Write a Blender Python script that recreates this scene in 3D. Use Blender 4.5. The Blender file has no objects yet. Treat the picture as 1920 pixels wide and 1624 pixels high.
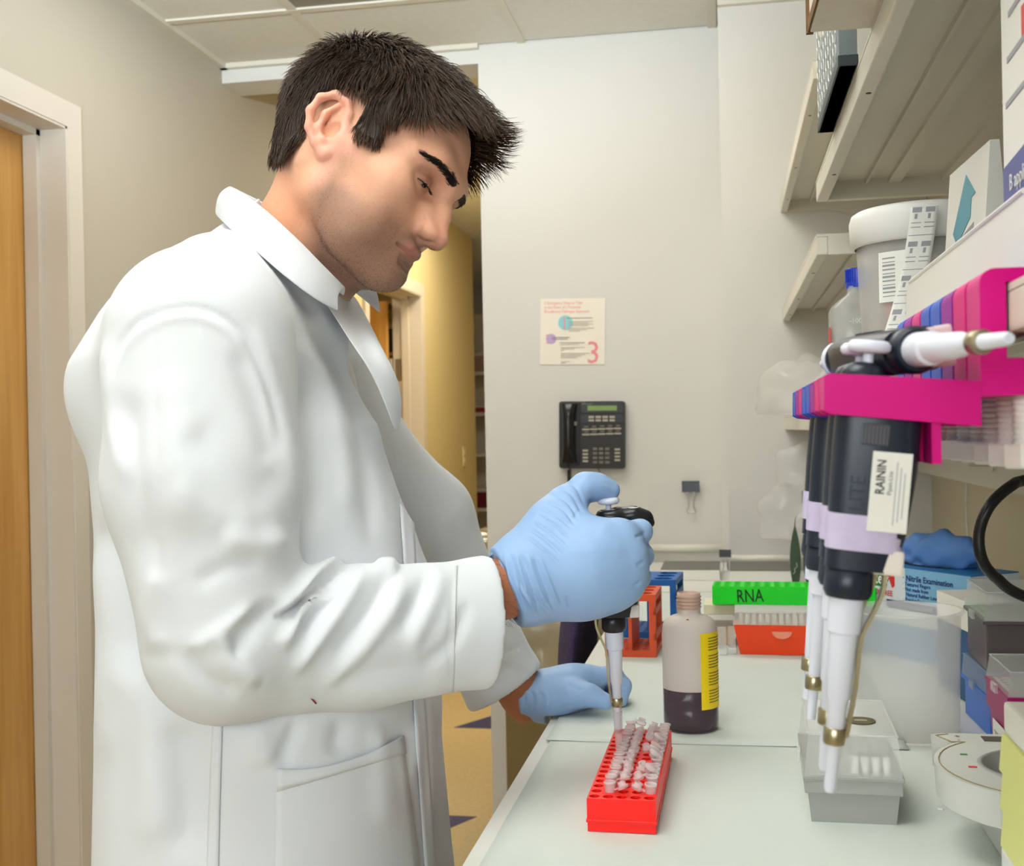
import bpy, bmesh, math, random
import numpy as np
from mathutils import Vector, Matrix
from mathutils.bvhtree import BVHTree
random.seed(7); RNG = np.random.default_rng(7)
SC = bpy.context.scene
COL = SC.collection
# ---------------------------------------------------------------- camera
FPX, CX, CY = 2200.0, 960.0, 812.0
CAM = np.array([0.0, 0.0, 1.29]); YAW = math.radians(10.4); ROLL = 0.02
_r0 = np.array([math.cos(YAW), math.sin(YAW), 0.0]); FW = np.array([-math.sin(YAW), math.cos(YAW), 0.0]); _u0 = np.array([0, 0, 1.0])
RT = _r0*math.cos(ROLL) - _u0*math.sin(ROLL); UP = _u0*math.cos(ROLL) + _r0*math.sin(ROLL)
cd = bpy.data.cameras.new('camera'); cam = bpy.data.objects.new('camera', cd); COL.objects.link(cam)
cam.matrix_world = Matrix(((RT[0], UP[0], -FW[0], CAM[0]), (RT[1], UP[1], -FW[1], CAM[1]), (RT[2], UP[2], -FW[2], CAM[2]), (0, 0, 0, 1)))
cd.sensor_width = 36.0; cd.lens = FPX/1920.0*36.0; cd.clip_start = 0.02
cd.dof.use_dof = True; cd.dof.focus_distance = 1.22; cd.dof.aperture_fstop = 13.0
SC.camera = cam
# ---------------------------------------------------------------- world, lamps, exposure
w = bpy.data.worlds.new('world'); SC.world = w; w.use_nodes = True
w.node_tree.nodes['Background'].inputs[0].default_value = (1.0, 0.93, 0.82, 1); w.node_tree.nodes['Background'].inputs[1].default_value = 0.05
SC.view_settings.view_transform = 'Standard'; SC.view_settings.look = 'None'; SC.view_settings.exposure = 0.80; SC.view_settings.gamma = 1.0
SC.view_settings.use_curve_mapping = False
SC.cycles.max_bounces = 7; SC.cycles.diffuse_bounces = 3; SC.cycles.glossy_bounces = 2; SC.cycles.transmission_bounces = 4; SC.cycles.use_adaptive_sampling = True; SC.cycles.adaptive_threshold = 0.03; SC.cycles.use_light_tree = False
def area_lamp(name, loc, target, sx, sy, power, col=(1, 0.95, 0.87)):
    d = bpy.data.lights.new(name, 'AREA'); d.shape = 'RECTANGLE'; d.size = sx; d.size_y = sy; d.energy = power; d.color = col
    o = bpy.data.objects.new(name, d); COL.objects.link(o); o.location = loc
    o.rotation_euler = (Vector(target) - Vector(loc)).to_track_quat('-Z', 'Y').to_euler()
    return o
fd = bpy.data.lights.new('bounced_flash', 'SPOT'); fd.energy = 205; fd.color = (0.82, 0.92, 1.0); fd.spot_size = math.radians(84); fd.spot_blend = 0.6; fd.shadow_soft_size = 0.06
fo = bpy.data.objects.new('bounced_flash', fd); COL.objects.link(fo); fo.location = (-0.35, 0.05, 1.80); fo.rotation_euler = (Vector((-0.60, 0.98, 2.6))-fo.location).to_track_quat('-Z', 'Y').to_euler()
area_lamp('front_softlight', (-0.75, -2.2, 1.75), (-0.30, 1.7, 1.05), 2.2, 0.9, 31, (0.87, 0.945, 1.0))  # soft frontal fill added behind the camera, standing in for the flash
area_lamp('ceiling_lamp', (-0.40, 0.60, 2.41), (-0.40, 0.60, 0), 1.1, 0.6, 3, (1, 0.97, 0.92))
area_lamp('ceiling_lamp', (-0.60, 2.55, 2.41), (-0.60, 2.55, 0), 1.0, 0.5, 6.5, (1, 0.97, 0.92))
area_lamp('hall_lamp', (-1.0, 5.2, 2.46), (-1.0, 5.2, 0), 0.5, 1.4, 15, (1, 0.91, 0.72))
# ---------------------------------------------------------------- pixel -> place helpers (photograph frame 1920 x 1624)
def ray(x, y): return FW + RT*(x-CX)/FPX - UP*(y-CY)/FPX
def onY(x, y, Y): d = ray(x, y); return CAM + d*(Y/d[1])
def onZ(x, y, Z): d = ray(x, y); return CAM + d*((Z-CAM[2])/d[2])
def onX(x, y, X): d = ray(x, y); return CAM + d*(X/d[0])
def proj(V):
    d = np.asarray(V, float)-CAM; z = d@FW
    return np.stack([CX+FPX*(d@RT)/z, CY-FPX*(d@UP)/z], -1)
# ---------------------------------------------------------------- materials
MATS = {}
def mat(name, col, rough=0.5, metal=0.0, alpha=None, trans=0.0, ior=1.45, sss=0.0, noise=0.0, nscale=20.0, bump=0.0, bscale=200.0, spec=0.5, emit=None, coat=0.0, vcol=None, sheen=0.0, spread=None):
    if name in MATS: return MATS[name]
    m = bpy.data.materials.new(name); m.use_nodes = True; nt = m.node_tree; b = nt.nodes['Principled BSDF']
    c = (*col, 1.0)
    b.inputs['Base Color'].default_value = c; b.inputs['Roughness'].default_value = rough; b.inputs['Metallic'].default_value = metal
    b.inputs['IOR'].default_value = ior; b.inputs['Specular IOR Level'].default_value = spec
    if trans: b.inputs['Transmission Weight'].default_value = trans
    if alpha is not None: b.inputs['Alpha'].default_value = alpha
    if sss:
        b.inputs['Subsurface Weight'].default_value = sss; b.inputs['Subsurface Radius'].default_value = (0.012, 0.005, 0.003); b.inputs['Subsurface Scale'].default_value = 0.5
    if coat: b.inputs['Coat Weight'].default_value = coat
    if sheen: b.inputs['Sheen Weight'].default_value = sheen
    if emit: b.inputs['Emission Color'].default_value = (*emit[0], 1); b.inputs['Emission Strength'].default_value = emit[1]
    src = None
    if vcol:
        a = nt.nodes.new('ShaderNodeVertexColor'); a.layer_name = vcol; src = a.outputs['Color']
    if noise or bump:
        tc = nt.nodes.new('ShaderNodeTexCoord')
    if noise:
        n = nt.nodes.new('ShaderNodeTexNoise'); n.inputs['Scale'].default_value = nscale; n.inputs['Detail'].default_value = 4
        nt.links.new(tc.outputs['Object'], n.inputs['Vector'])
        r = nt.nodes.new('ShaderNodeMapRange'); r.inputs[1].default_value = 0.25; r.inputs[2].default_value = 0.75
        r.inputs[3].default_value = 1-noise; r.inputs[4].default_value = 1+noise*0.6
        nt.links.new(n.outputs['Fac'], r.inputs[0])
        mx = nt.nodes.new('ShaderNodeMix'); mx.data_type = 'RGBA'; mx.blend_type = 'MULTIPLY'; mx.inputs[0].default_value = 1.0
        mx.inputs[6].default_value = c
        if src: nt.links.new(src, mx.inputs[6])
        nt.links.new(r.outputs[0], mx.inputs[7]); src = mx.outputs[2]
    if src: nt.links.new(src, b.inputs['Base Color'])
    if bump:
        n2 = nt.nodes.new('ShaderNodeTexNoise'); n2.inputs['Scale'].default_value = bscale; n2.inputs['Detail'].default_value = 3
        nt.links.new(tc.outputs['Object'], n2.inputs['Vector'])
        bp = nt.nodes.new('ShaderNodeBump'); bp.inputs['Strength'].default_value = bump; bp.inputs['Distance'].default_value = 0.002
        nt.links.new(n2.outputs['Fac'], bp.inputs['Height']); nt.links.new(bp.outputs[0], b.inputs['Normal'])
    MATS[name] = m; return m
def srgb(r, g, b):
    f = lambda c: (c/255/12.92) if c/255 <= 0.04045 else ((c/255+0.055)/1.055)**2.4
    return (f(r), f(g), f(b))
# ---------------------------------------------------------------- mesh builders
def newobj(name, V, Fc, m=None, parent=None, smooth=False, auto=None):
    me = bpy.data.meshes.new(name); me.from_pydata([tuple(map(float, v)) for v in V], [], [tuple(f) for f in Fc]); me.update()
    if m is not None: me.materials.append(m)
    if smooth:
        me.polygons.foreach_set('use_smooth', [True]*len(me.polygons))
    o = bpy.data.objects.new(name, me); COL.objects.link(o)
    if auto is not None:
        me.polygons.foreach_set('use_smooth', [True]*len(me.polygons)); me.set_sharp_from_angle(angle=math.radians(auto))
    if parent is not None: o.parent = parent
    return o
class MB:
    """collects simple shapes; build() links them as one mesh"""
    def __init__(s): s.V = []; s.F = []
    def add(s, V, Fc):
        n = len(s.V); s.V += [tuple(v) for v in V]; s.F += [tuple(i+n for i in f) for f in Fc]; return s
    def box(s, x0, x1, y0, y1, z0, z1, bev=0.0):
        if bev > 0:
            bm = bmesh.new(); bmesh.ops.create_cube(bm, size=1.0)
            for v in bm.verts: v.co = ((x0+x1)/2+v.co.x*(x1-x0), (y0+y1)/2+v.co.y*(y1-y0), (z0+z1)/2+v.co.z*(z1-z0))
            bmesh.ops.bevel(bm, geom=bm.edges[:], offset=bev, segments=2, affect='EDGES', profile=0.6)
            bm.verts.index_update(); s.add([v.co[:] for v in bm.verts], [[v.index for v in f.verts] for f in bm.faces]); bm.free(); return s
        V = [(x, y, z) for z in (z0, z1) for y in (y0, y1) for x in (x0, x1)]
        return s.add(V, [(0, 2, 3, 1), (4, 5, 7, 6), (0, 1, 5, 4), (2, 6, 7, 3), (0, 4, 6, 2), (1, 3, 7, 5)])
    def frustum(s, b, t, z0, z1):
        (x0, x1, y0, y1), (X0, X1, Y0, Y1) = b, t
        V = [(x0, y0, z0), (x1, y0, z0), (x0, y1, z0), (x1, y1, z0), (X0, Y0, z1), (X1, Y0, z1), (X0, Y1, z1), (X1, Y1, z1)]
        return s.add(V, [(0, 2, 3, 1), (4, 5, 7, 6), (0, 1, 5, 4), (2, 6, 7, 3), (0, 4, 6, 2), (1, 3, 7, 5)])
    def lathe(s, prof, n=32, c=(0, 0, 0), cap=True, axis='z', sx=1.0, sy=1.0):
        V = []; Fc = []
        for r, z in prof:
            for k in range(n):
                a = 2*math.pi*k/n; p = (r*math.cos(a)*sx, r*math.sin(a)*sy, z)
                if axis == 'x': p = (z, p[0], p[1])
                elif axis == 'y': p = (p[0], z, p[1])
                V.append((p[0]+c[0], p[1]+c[1], p[2]+c[2]))
        for i in range(len(prof)-1):
            for k in range(n):
                k2 = (k+1) % n; Fc.append((i*n+k, i*n+k2, (i+1)*n+k2, (i+1)*n+k))
        if cap:
            Fc.append(tuple(range(n-1, -1, -1))); Fc.append(tuple((len(prof)-1)*n+k for k in range(n)))
        return s.add(V, Fc)
    def tube(s, pts, r, n=10, cap=True):
        pts = [np.array(p, float) for p in pts]; m = len(pts); rs = r if isinstance(r, (list, tuple, np.ndarray)) else [r]*m
        V = []; Fc = []; prev = None
        for i, p in enumerate(pts):
            t = pts[min(i+1, m-1)]-pts[max(i-1, 0)]; t /= (np.linalg.norm(t)+1e-12)
            if prev is None:
                a = np.array([0, 0, 1.0]) if abs(t[2]) < 0.9 else np.array([1.0, 0, 0])
                u = np.cross(t, a)
            else: u = prev-t*(prev@t)
            u /= np.linalg.norm(u)+1e-12; prev = u; v = np.cross(t, u)
            for k in range(n):
                a = 2*math.pi*k/n; V.append(p+rs[i]*(u*math.cos(a)+v*math.sin(a)))
        for i in range(m-1):
            for k in range(n):
                k2 = (k+1) % n; Fc.append((i*n+k, i*n+k2, (i+1)*n+k2, (i+1)*n+k))
        if cap: Fc.append(tuple(range(n-1, -1, -1))); Fc.append(tuple((m-1)*n+k for k in range(n)))
        return s.add(V, Fc)
    def prism(s, poly, a0, a1, axis='y'):
        """polygon extruded along an axis; poly in the other two axes (x,z) for y, (y,z) for x, (x,y) for z"""
        n = len(poly)
        def P3(p, a): return (p[0], a, p[1]) if axis == 'y' else ((a, p[0], p[1]) if axis == 'x' else (p[0], p[1], a))
        V = [P3(p, a0) for p in poly]+[P3(p, a1) for p in poly]
        Fc = [tuple(range(n)), tuple(range(2*n-1, n-1, -1))]+[(i, n+i, n+(i+1) % n, (i+1) % n) for i in range(n)]
        return s.add(V, Fc)
    def grid(s, G):
        """G[i][j] points"""
        r = len(G); c = len(G[0]); V = [p for row in G for p in row]
        return s.add(V, [(i*c+j, i*c+j+1, (i+1)*c+j+1, (i+1)*c+j) for i in range(r-1) for j in range(c-1)])
    def build(s, name, m, parent=None, smooth=False, auto=None):
        o = newobj(name, s.V, s.F, m, parent, smooth, auto)
        bm = bmesh.new(); bm.from_mesh(o.data); bmesh.ops.recalc_face_normals(bm, faces=bm.faces[:]); bm.to_mesh(o.data); bm.free()
        return o
def spline(pts, n=10):
    """Catmull-Rom through points"""
    P = [np.array(p, float) for p in pts]; P = [2*P[0]-P[1]]+P+[2*P[-1]-P[-2]]; out = []
    for i in range(1, len(P)-2):
        for k in range(n):
            t = k/n; a, b, c, d = P[i-1:i+3]
            out.append(0.5*((2*b)+(-a+c)*t+(2*a-5*b+4*c-d)*t*t+(-a+3*b-3*c+d)*t**3))
    out.append(P[-2]); return out
def rrect(x0, x1, y0, y1, r, n=5):
    out = []
    for cx, cy, a0 in ((x1-r, y1-r, 0), (x0+r, y1-r, 90), (x0+r, y0+r, 180), (x1-r, y0+r, 270)):
        for k in range(n+1):
            a = math.radians(a0+90*k/n); out.append((cx+r*math.cos(a), cy+r*math.sin(a)))
    return out
def tag(o, label=None, cat=None, group=None, kind=None):
    if label: o['label'] = label
    if cat: o['category'] = cat
    if group: o['group'] = group
    if kind: o['kind'] = kind
    return o
def thing(name, label, cat, loc=(0, 0, 0), rz=0.0, group=None, rot=None):
    o = bpy.data.objects.new(name, None); COL.objects.link(o); o.empty_display_size = 0.02
    o.location = loc; o.rotation_euler = rot if rot is not None else (0, 0, rz)
    return tag(o, label, cat, group)
def struct(o): o['kind'] = 'structure'; return o
def copy_tree(o, parent=None):
    c = o.copy(); COL.objects.link(c); c.parent = parent
    for ch in list(o.children): copy_tree(ch, c)
    return c
def text(name, s, size, m, parent, M, extrude=0.0002, align='LEFT', xs=1.0, bold=0.0):
    """flat lettering: M = 4x4 placing the text plane (x right, y up, z out)"""
    cu = bpy.data.curves.new(name, 'FONT'); cu.body = s; cu.size = size; cu.align_x = align; cu.extrude = extrude; cu.offset = bold; cu.resolution_u = 2
    t = bpy.data.objects.new(name, cu); COL.objects.link(t)
    dg = bpy.context.evaluated_depsgraph_get(); me = bpy.data.meshes.new_from_object(t.evaluated_get(dg))
    bpy.data.objects.remove(t); bpy.data.curves.remove(cu)
    me.transform(Matrix.Diagonal((xs, 1, 1, 1))); me.transform(M); me.materials.clear(); me.materials.append(m)
    o = bpy.data.objects.new(name, me); COL.objects.link(o); o.parent = parent
    return o
def frame(o, x, y):
    """4x4 with origin o, x axis, y axis (orthonormalised)"""
    o, x, y = Vector(o), Vector(x).normalized(), Vector(y); y = (y-x*x.dot(y)).normalized(); z = x.cross(y)
    return Matrix(((x.x, y.x, z.x, o.x), (x.y, y.y, z.y, o.y), (x.z, y.z, z.z, o.z), (0, 0, 0, 1)))
# ================================================================ the room
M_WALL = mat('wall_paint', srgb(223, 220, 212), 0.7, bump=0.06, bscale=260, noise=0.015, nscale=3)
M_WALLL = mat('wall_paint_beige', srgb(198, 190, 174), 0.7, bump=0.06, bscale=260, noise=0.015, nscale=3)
M_HALL = mat('hall_paint', srgb(214, 196, 145), 0.75, bump=0.05, bscale=200)
M_TILE = mat('ceiling_tile', srgb(228, 224, 212), 0.9, noise=0.05, nscale=90, bump=0.25, bscale=160)
M_TBAR = mat('ceiling_bar', srgb(222, 216, 200), 0.6)
M_TRIM = mat('painted_trim', srgb(220, 212, 200), 0.45, bump=0.02)
M_FLOOR = mat('vinyl_floor', srgb(212, 190, 142), 0.45, noise=0.14, nscale=60, bump=0.03)
M_BLUEV = mat('blue_vinyl', srgb(70, 72, 112), 0.45, noise=0.1, nscale=60)
def wood(name, c1, c2):
    m = bpy.data.materials.new(name); m.use_nodes = True; nt = m.node_tree; b = nt.nodes['Principled BSDF']; b.inputs['Roughness'].default_value = 0.38
    tc = nt.nodes.new('ShaderNodeTexCoord'); mp = nt.nodes.new('ShaderNodeMapping'); mp.inputs['Scale'].default_value = (40, 40, 2.2)
    n = nt.nodes.new('ShaderNodeTexNoise'); n.inputs['Scale'].default_value = 1.2; n.inputs['Detail'].default_value = 6
    r = nt.nodes.new('ShaderNodeValToRGB'); r.color_ramp.elements[0].color = (*c1, 1); r.color_ramp.elements[1].color = (*c2, 1)
    r.color_ramp.elements[0].position = 0.3; r.color_ramp.elements[1].position = 0.72
    nt.links.new(tc.outputs['Object'], mp.inputs[0]); nt.links.new(mp.outputs[0], n.inputs['Vector']); nt.links.new(n.outputs['Fac'], r.inputs[0]); nt.links.new(r.outputs[0], b.inputs['Base Color'])
    return m
M_WOOD = wood('door_veneer', srgb(192, 138, 62), srgb(212, 162, 88))
XL, XR, YB, ZC = -1.51, 0.52, 3.40, 2.437
fl = struct(MB().box(-3.6, 2.2, -2.6, 10.2, -0.05, 0).build('floor', M_FLOOR))
# blue triangles let into the vinyl, two to a square corner
def tri(name, pts): MB().prism([(p[0], p[1]) for p in pts], -0.001, 0.0012, 'z').build(name, M_BLUEV, fl)
tri('triangle_tile', [(-1.21, 5.02), (-0.99, 5.02), (-0.99, 5.42)])
tri('triangle_tile', [(-1.21, 3.86), (-0.855, 3.86), (-0.99, 3.60)])
tri('triangle_tile', [(-1.21, 6.22), (-0.99, 6.22), (-0.99, 6.58)])
# ceiling: tiles in a T-bar grid
ce = struct(MB().box(XL-0.1, 2.2, -2.6, YB, ZC+0.03, ZC+0.08).build('ceiling', M_TILE))
xs = [XL, -1.125, -0.572, -0.02, 0.535, 1.1, 1.65, 2.2]; ys = [YB, 3.0, 2.4, 1.8, 1.2, 0.6, 0.0, -0.6, -1.2, -1.8, -2.4, -2.6]
M_GRILL = mat('grille_face', srgb(150, 144, 130), 0.6, noise=0.4, nscale=700)
for i in range(len(xs)-1):
    for j in range(len(ys)-1):
        g = (i == 1 and j == 1)
        MB().box(xs[i]+0.010, xs[i+1]-0.010, ys[j+1]+0.010, ys[j]-0.010, ZC+0.002, ZC+0.016).build('air_grille_panel' if g else 'ceiling_tile', M_GRILL if g else M_TILE, ce)
for x in xs[1:-1]: MB().box(x-0.0125, x+0.0125, -2.6, YB, ZC-0.003, ZC+0.004).build('grid_bar', M_TBAR, ce)
for y in ys[1:-1]: MB().box(XL, 2.2, y-0.0125, y+0.0125, ZC-0.0035, ZC+0.004).build('grid_bar', M_TBAR, ce)
struct(MB().box(XL, -0.70, YB-0.022, YB, ZC-0.012, ZC+0.002).box(XL, XL+0.022, -2.6, YB, ZC-0.012, ZC+0.002).build('trim_1', M_TBAR))
# left wall with two doorways
D1 = (1.62, 2.505); D2 = (4.84, 5.72)
wl = MB()
wl.box(XL-0.13, XL, -2.6, D1[0], 0, 2.75).box(XL-0.13, XL, D1[0], D1[1], 2.025, 2.75).box(XL-0.13, XL, D1[1], 4.3, 0, 2.75)
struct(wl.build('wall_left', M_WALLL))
struct(MB().box(XL-0.13, XL, 4.3, D2[0], 0, 2.75).box(XL-0.13, XL, D2[0], D2[1], 1.99, 2.75).box(XL-0.13, XL, D2[1], 7.0, 0, 2.75).build('wall_hall', M_HALL))
def doorway(idx, y0, y1, zt, mf, wd, leaf):
    d = struct(thing('door_%d' % idx, None, None, (XL, (y0+y1)/2, 0))); cy = (y0+y1)/2
    del_keys = [k for k in ('label', 'category') if k in d]
    a, b = y0-cy, y1-cy
    MB().box(-0.006, 0.012, a-0.06, a, 0, zt+0.06).build('door_casing', mf, d); MB().box(-0.006, 0.012, b, b+0.06, 0, zt+0.06).build('door_casing', mf, d)
    MB().box(-0.006, 0.012, a, b, zt, zt+0.06).build('door_casing', mf, d)
    MB().box(-0.14, 0.010, b-0.006, b+0.002, 0, zt).box(-0.14, 0.010, a-0.002, a+0.006, 0, zt).box(-0.14, 0.010, a, b, zt-0.006, zt+0.002).build('jamb', mf, d)
    MB().box(-0.09, -0.055, b-0.022, b-0.005, 0, zt-0.005).box(-0.09, -0.055, a+0.005, a+0.022, 0, zt-0.005).box(-0.09, -0.055, a, b, zt-0.02, zt-0.005).build('door_stop', mf, d)
    leaf(d, a, b, zt); return d
def leaf1(d, a, b, zt):
    o = MB().box(-0.136, -0.092, a+0.006, b-0.008, 0.008, zt-0.012).build('door_leaf', M_WOOD, d)
    MB().lathe([(0.026, -0.092), (0.026, -0.086), (0.010, -0.084), (0.010, -0.062), (0.024, -0.056), (0.026, -0.042), (0.018, -0.034)], 20, (0, a+0.07, 1.0), axis='x').build('door_knob', mat('brushed_steel', (0.55, 0.54, 0.52), 0.3, 1.0), o, auto=35)
doorway(1, *D1, 2.025, M_TRIM, None, leaf1)
M_STEEL = MATS['brushed_steel']
def leaf2(d, a, b, zt):
    o = MB().box(-1.0, -0.155, b-0.075, b-0.031, 0.01, zt-0.03).build('door_leaf', M_WOOD, d)
    for z in (0.3, 1.62):
        MB().lathe([(0.011, z-0.055), (0.011, z+0.055)], 12, (-0.146, b-0.03, 0)).box(-0.128, -0.095, b-0.009, b-0.006, z-0.055, z+0.055).build('hinge', M_STEEL, o, auto=40)
doorway(2, *D2, 1.99, mat('hall_trim', srgb(214, 202, 182), 0.5), None, leaf2)
# header over the opening into the hall, then the hall ceiling
struct(MB().box(XL, -0.704, YB, YB+0.14, 2.385, ZC+0.05).build('trim_2', M_WALL))
struct(MB().box(-3.6, 2.2, YB+0.14, 10.2, 2.50, 2.56).build('ceiling_hall', M_TILE))
hc = struct(MB().box(XL, -0.3, 4.0, 4.024, 2.494, 2.5).box(XL, -0.3, 4.6, 4.624, 2.494, 2.5).box(XL, -0.3, 5.8, 5.824, 2.494, 2.5).box(-1.1, -1.076, YB+0.2, 9, 2.494, 2.5).box(XL, XL+0.02, YB+0.14, 7, 2.48, 2.5).build('trim_3', M_TBAR))
# back wall (its free left end stands in the opening), pilaster, right wall, wall behind the camera
struct(MB().box(-0.704, XR+0.1, YB, YB+0.12, 0, 2.5).build('wall_back', M_WALL))
struct(MB().box(-0.004, XR, 3.2, YB, 0, ZC+0.02).build('wall_pilaster', M_WALL))
struct(MB().box(-0.004, XR, 3.18, 3.2, 2.42, ZC).build('trim_4', M_TBAR))
struct(MB().box(XR, XR+0.1, 0.45, YB, 0, 2.5).build('wall_right', mat('right_wall_paint', srgb(214, 203, 176), 0.7, bump=0.05)))
struct(MB().box(XL, 2.2, -2.7, -2.6, 0, 2.5).build('wall_behind', M_WALL))
struct(MB().box(2.2, 2.3, -2.6, 0.45, 0, 2.5).build('wall_far_right', M_WALL))
struct(MB().box(XR, 2.2, 0.45, 0.55, 0, 2.5).build('wall_return', M_WALL))
# hall: right side, end, and the lit store room behind the second door
struct(MB().box(-0.36, -0.28, YB+0.12, 10.0, 0, 2.56).build('wall_hall_right', M_HALL))
struct(MB().box(-3.6, -0.28, 9.6, 9.7, 0, 2.56).build('wall_hall_end', M_WALL))
struct(MB().box(-3.6, XL-0.13, 6.88, 7.0, 0, 2.56).build('wall_hall_return', M_HALL))
struct(MB().box(-3.6, -3.5, 3.4, 7.0, 0, 2.6).box(-3.6, XL-0.13, 3.4, 3.5, 0, 2.6).build('wall_store', mat('store_paint', srgb(236, 205, 120), 0.8)))
area_lamp('store_lamp', (-2.5, 5.0, 2.42), (-2.5, 5.0, 0), 0.8, 0.8, 6, (1, 0.82, 0.45))
# wall outlet in the hall
ot = thing('wall_outlet', 'ivory power outlet low on the yellow hall wall', 'outlet', (XL, 6.66, 1.16))
MB().box(0.0005, 0.006, -0.035, 0.035, -0.058, 0.058, 0.002).build('cover_plate', mat('ivory_plastic', srgb(222, 208, 170), 0.4), ot)
for s in (-1, 1): MB().box(0.005, 0.009, -0.016, 0.016, s*0.024-0.014, s*0.024+0.014, 0.001).build('socket', MATS['ivory_plastic'], ot)
# shelf unit far down the hall with a few things
M_WSH = mat('white_shelf', srgb(225, 220, 210), 0.5)
su = thing('shelf_unit', 'white open shelf unit at the far end of the hall', 'shelf unit', (-1.7, 8.4, 0))
for z in (0.06, 0.72, 1.12, 1.42, 1.72): MB().box(-0.6, 0.45, 0, 0.35, z, z+0.025).build('shelf_board', M_WSH, su)
for x in (-0.6, 0.43): MB().box(x, x+0.02, 0, 0.35, 0, 2.2).build('side_panel', M_WSH, su)
MB().box(-0.58, 0.43, 0.33, 0.35, 0.0, 2.2).build('back_panel', M_WSH, su)
def far_box(x, z, wd, h, c, lab, lid=True):
    t = thing('storage_box', lab, 'box', (-1.7+x, 8.42, z+0.0255))
    m = mat('far_box_%d_%d_%d' % tuple(int(v*255) for v in c), c, 0.5)
    MB().box(-wd/2, wd/2, 0.01, 0.22, 0, h, 0.004).build('body', m, t)
    if lid: MB().box(-wd/2-0.004, wd/2+0.004, 0.006, 0.224, h*0.82, h+0.004, 0.003).build('lid', mat('far_lid', srgb(212, 205, 195), 0.5), t)
far_box(-0.1, 1.42, 0.30, 0.045, srgb(160, 30, 45), 'flat red box on the middle shelf of the far unit')
far_box(-0.02, 1.72, 0.34, 0.14, srgb(168, 140, 132), 'brownish bundle box on the top shelf of the far unit')
far_box(0.0, 0.72, 0.26, 0.14, srgb(112, 22, 40), 'dark red box on the lowest seen shelf of the far unit')
bt = thing('glass_jar', 'clear glass jar on the far hall shelf between red boxes', 'jar', (-1.68, 8.52, 1.1455))
MB().lathe([(0.05, 0), (0.055, 0.01), (0.055, 0.14), (0.03, 0.17), (0.03, 0.19)], 20).build('body', mat('far_glass', (0.8, 0.82, 0.78), 0.15, alpha=0.55), bt, auto=40)
MB().lathe([(0.034, 0.185), (0.034, 0.215)], 20).build('lid', mat('far_orange', srgb(210, 130, 50), 0.5), bt, auto=40)
# store-room rack seen past the open door
sr = thing('storage_rack', 'dark storage rack in the lit store room behind the open wooden door', 'rack', (-2.25, 6.55, 0))
for x in (-0.5, 0.5):
    for y in (0, 0.28): MB().box(x-0.012, x+0.012, y-0.012, y+0.012, 0, 2.1).build('post', mat('dark_metal', (0.03, 0.026, 0.02), 0.4, 0.3), sr)
for z in (0.3, 0.85, 1.35, 1.75, 2.05): MB().box(-0.5, 0.5, 0, 0.28, z, z+0.02).build('shelf_board', mat('rack_board', srgb(196, 160, 90), 0.5), sr)
for x, z, wd, h, c, lab in ((0.28, 1.37, 0.26, 0.16, (50, 32, 18), 'dark brown carton on the store-room rack at eye height'), (0.3, 1.77, 0.22, 0.14, (38, 30, 26), 'black carton on the upper store-room rack'), (0.26, 0.87, 0.3, 0.22, (92, 50, 24), 'brown carton on the lower store-room rack')):
    t = thing('carton', lab, 'box', (-2.25+x, 6.56, z+0.0005))
    MB().box(-wd/2, wd/2, 0.01, 0.24, 0, h, 0.003).build('body', mat('carton_%d' % c[0], srgb(*c), 0.7), t); MB().box(-0.02, 0.02, 0.008, 0.242, h-0.04, h+0.001).build('tape_strip', mat('kraft_tape', srgb(170, 130, 80), 0.4), t)
# ================================================================ bench, shelves
XB = -0.237; ZB = 0.910
M_LAM = mat('bench_laminate', srgb(232, 231, 222), 0.35)
M_LINER = mat('bench_liner', srgb(216, 222, 214), 0.85, bump=0.12, bscale=900, noise=0.02, nscale=12)
M_CABF = mat('cabinet_face', srgb(204, 196, 180), 0.5)
bench = thing('lab_bench', 'long white laminate lab bench running to the back wall', 'bench', (0, 1.8, 0))
MB().prism([(XB, -1.24), (XR-0.003, -1.24), (XR-0.003, 1.397), (-0.007, 1.397), (-0.007, 1.597), (XB, 1.597)], ZB-0.032, ZB, 'z').build('worktop', M_LAM, bench)
MB().box(XB+0.05, XR-0.003, -1.2, 0.28, 0.09, ZB-0.032).build('base_cabinet', M_CABF, bench); MB().box(XB+0.05, XR-0.003, 0.98, 1.39, 0.09, ZB-0.032).build('base_cabinet', M_CABF, bench)
MB().box(XB+0.10, XR-0.003, -1.2, 0.28, 0.0, 0.09).build('toe_kick', mat('toe_kick', (0.05, 0.05, 0.05), 0.6), bench); MB().box(XB+0.10, XR-0.003, 0.98, 1.39, 0.0, 0.09).build('toe_kick', MATS['toe_kick'], bench)
for k in range(3):
    y = (-1.18, -0.45, 0.985)[k]; 
    d = MB().box(XB+0.03, XB+0.05, y, y+(0.71 if k < 2 else 0.4), 0.12, 0.66, 0.002).build('cabinet_door', M_CABF, bench); MB().tube([(XB+0.032, y+0.33, 0.58), (XB+0.012, y+0.33, 0.58), (XB+0.012, y+0.33, 0.46), (XB+0.032, y+0.33, 0.46)], 0.004, 8).build('handle', M_STEEL, d)
    d = MB().box(XB+0.03, XB+0.05, y, y+(0.71 if k < 2 else 0.4), 0.68, 0.86, 0.002).build('drawer', M_CABF, bench); MB().tube([(XB+0.032, y+0.24, 0.77), (XB+0.012, y+0.24, 0.77), (XB+0.012, y+0.36, 0.77), (XB+0.032, y+0.36, 0.77)], 0.004, 8).build('handle', M_STEEL, d)
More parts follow.
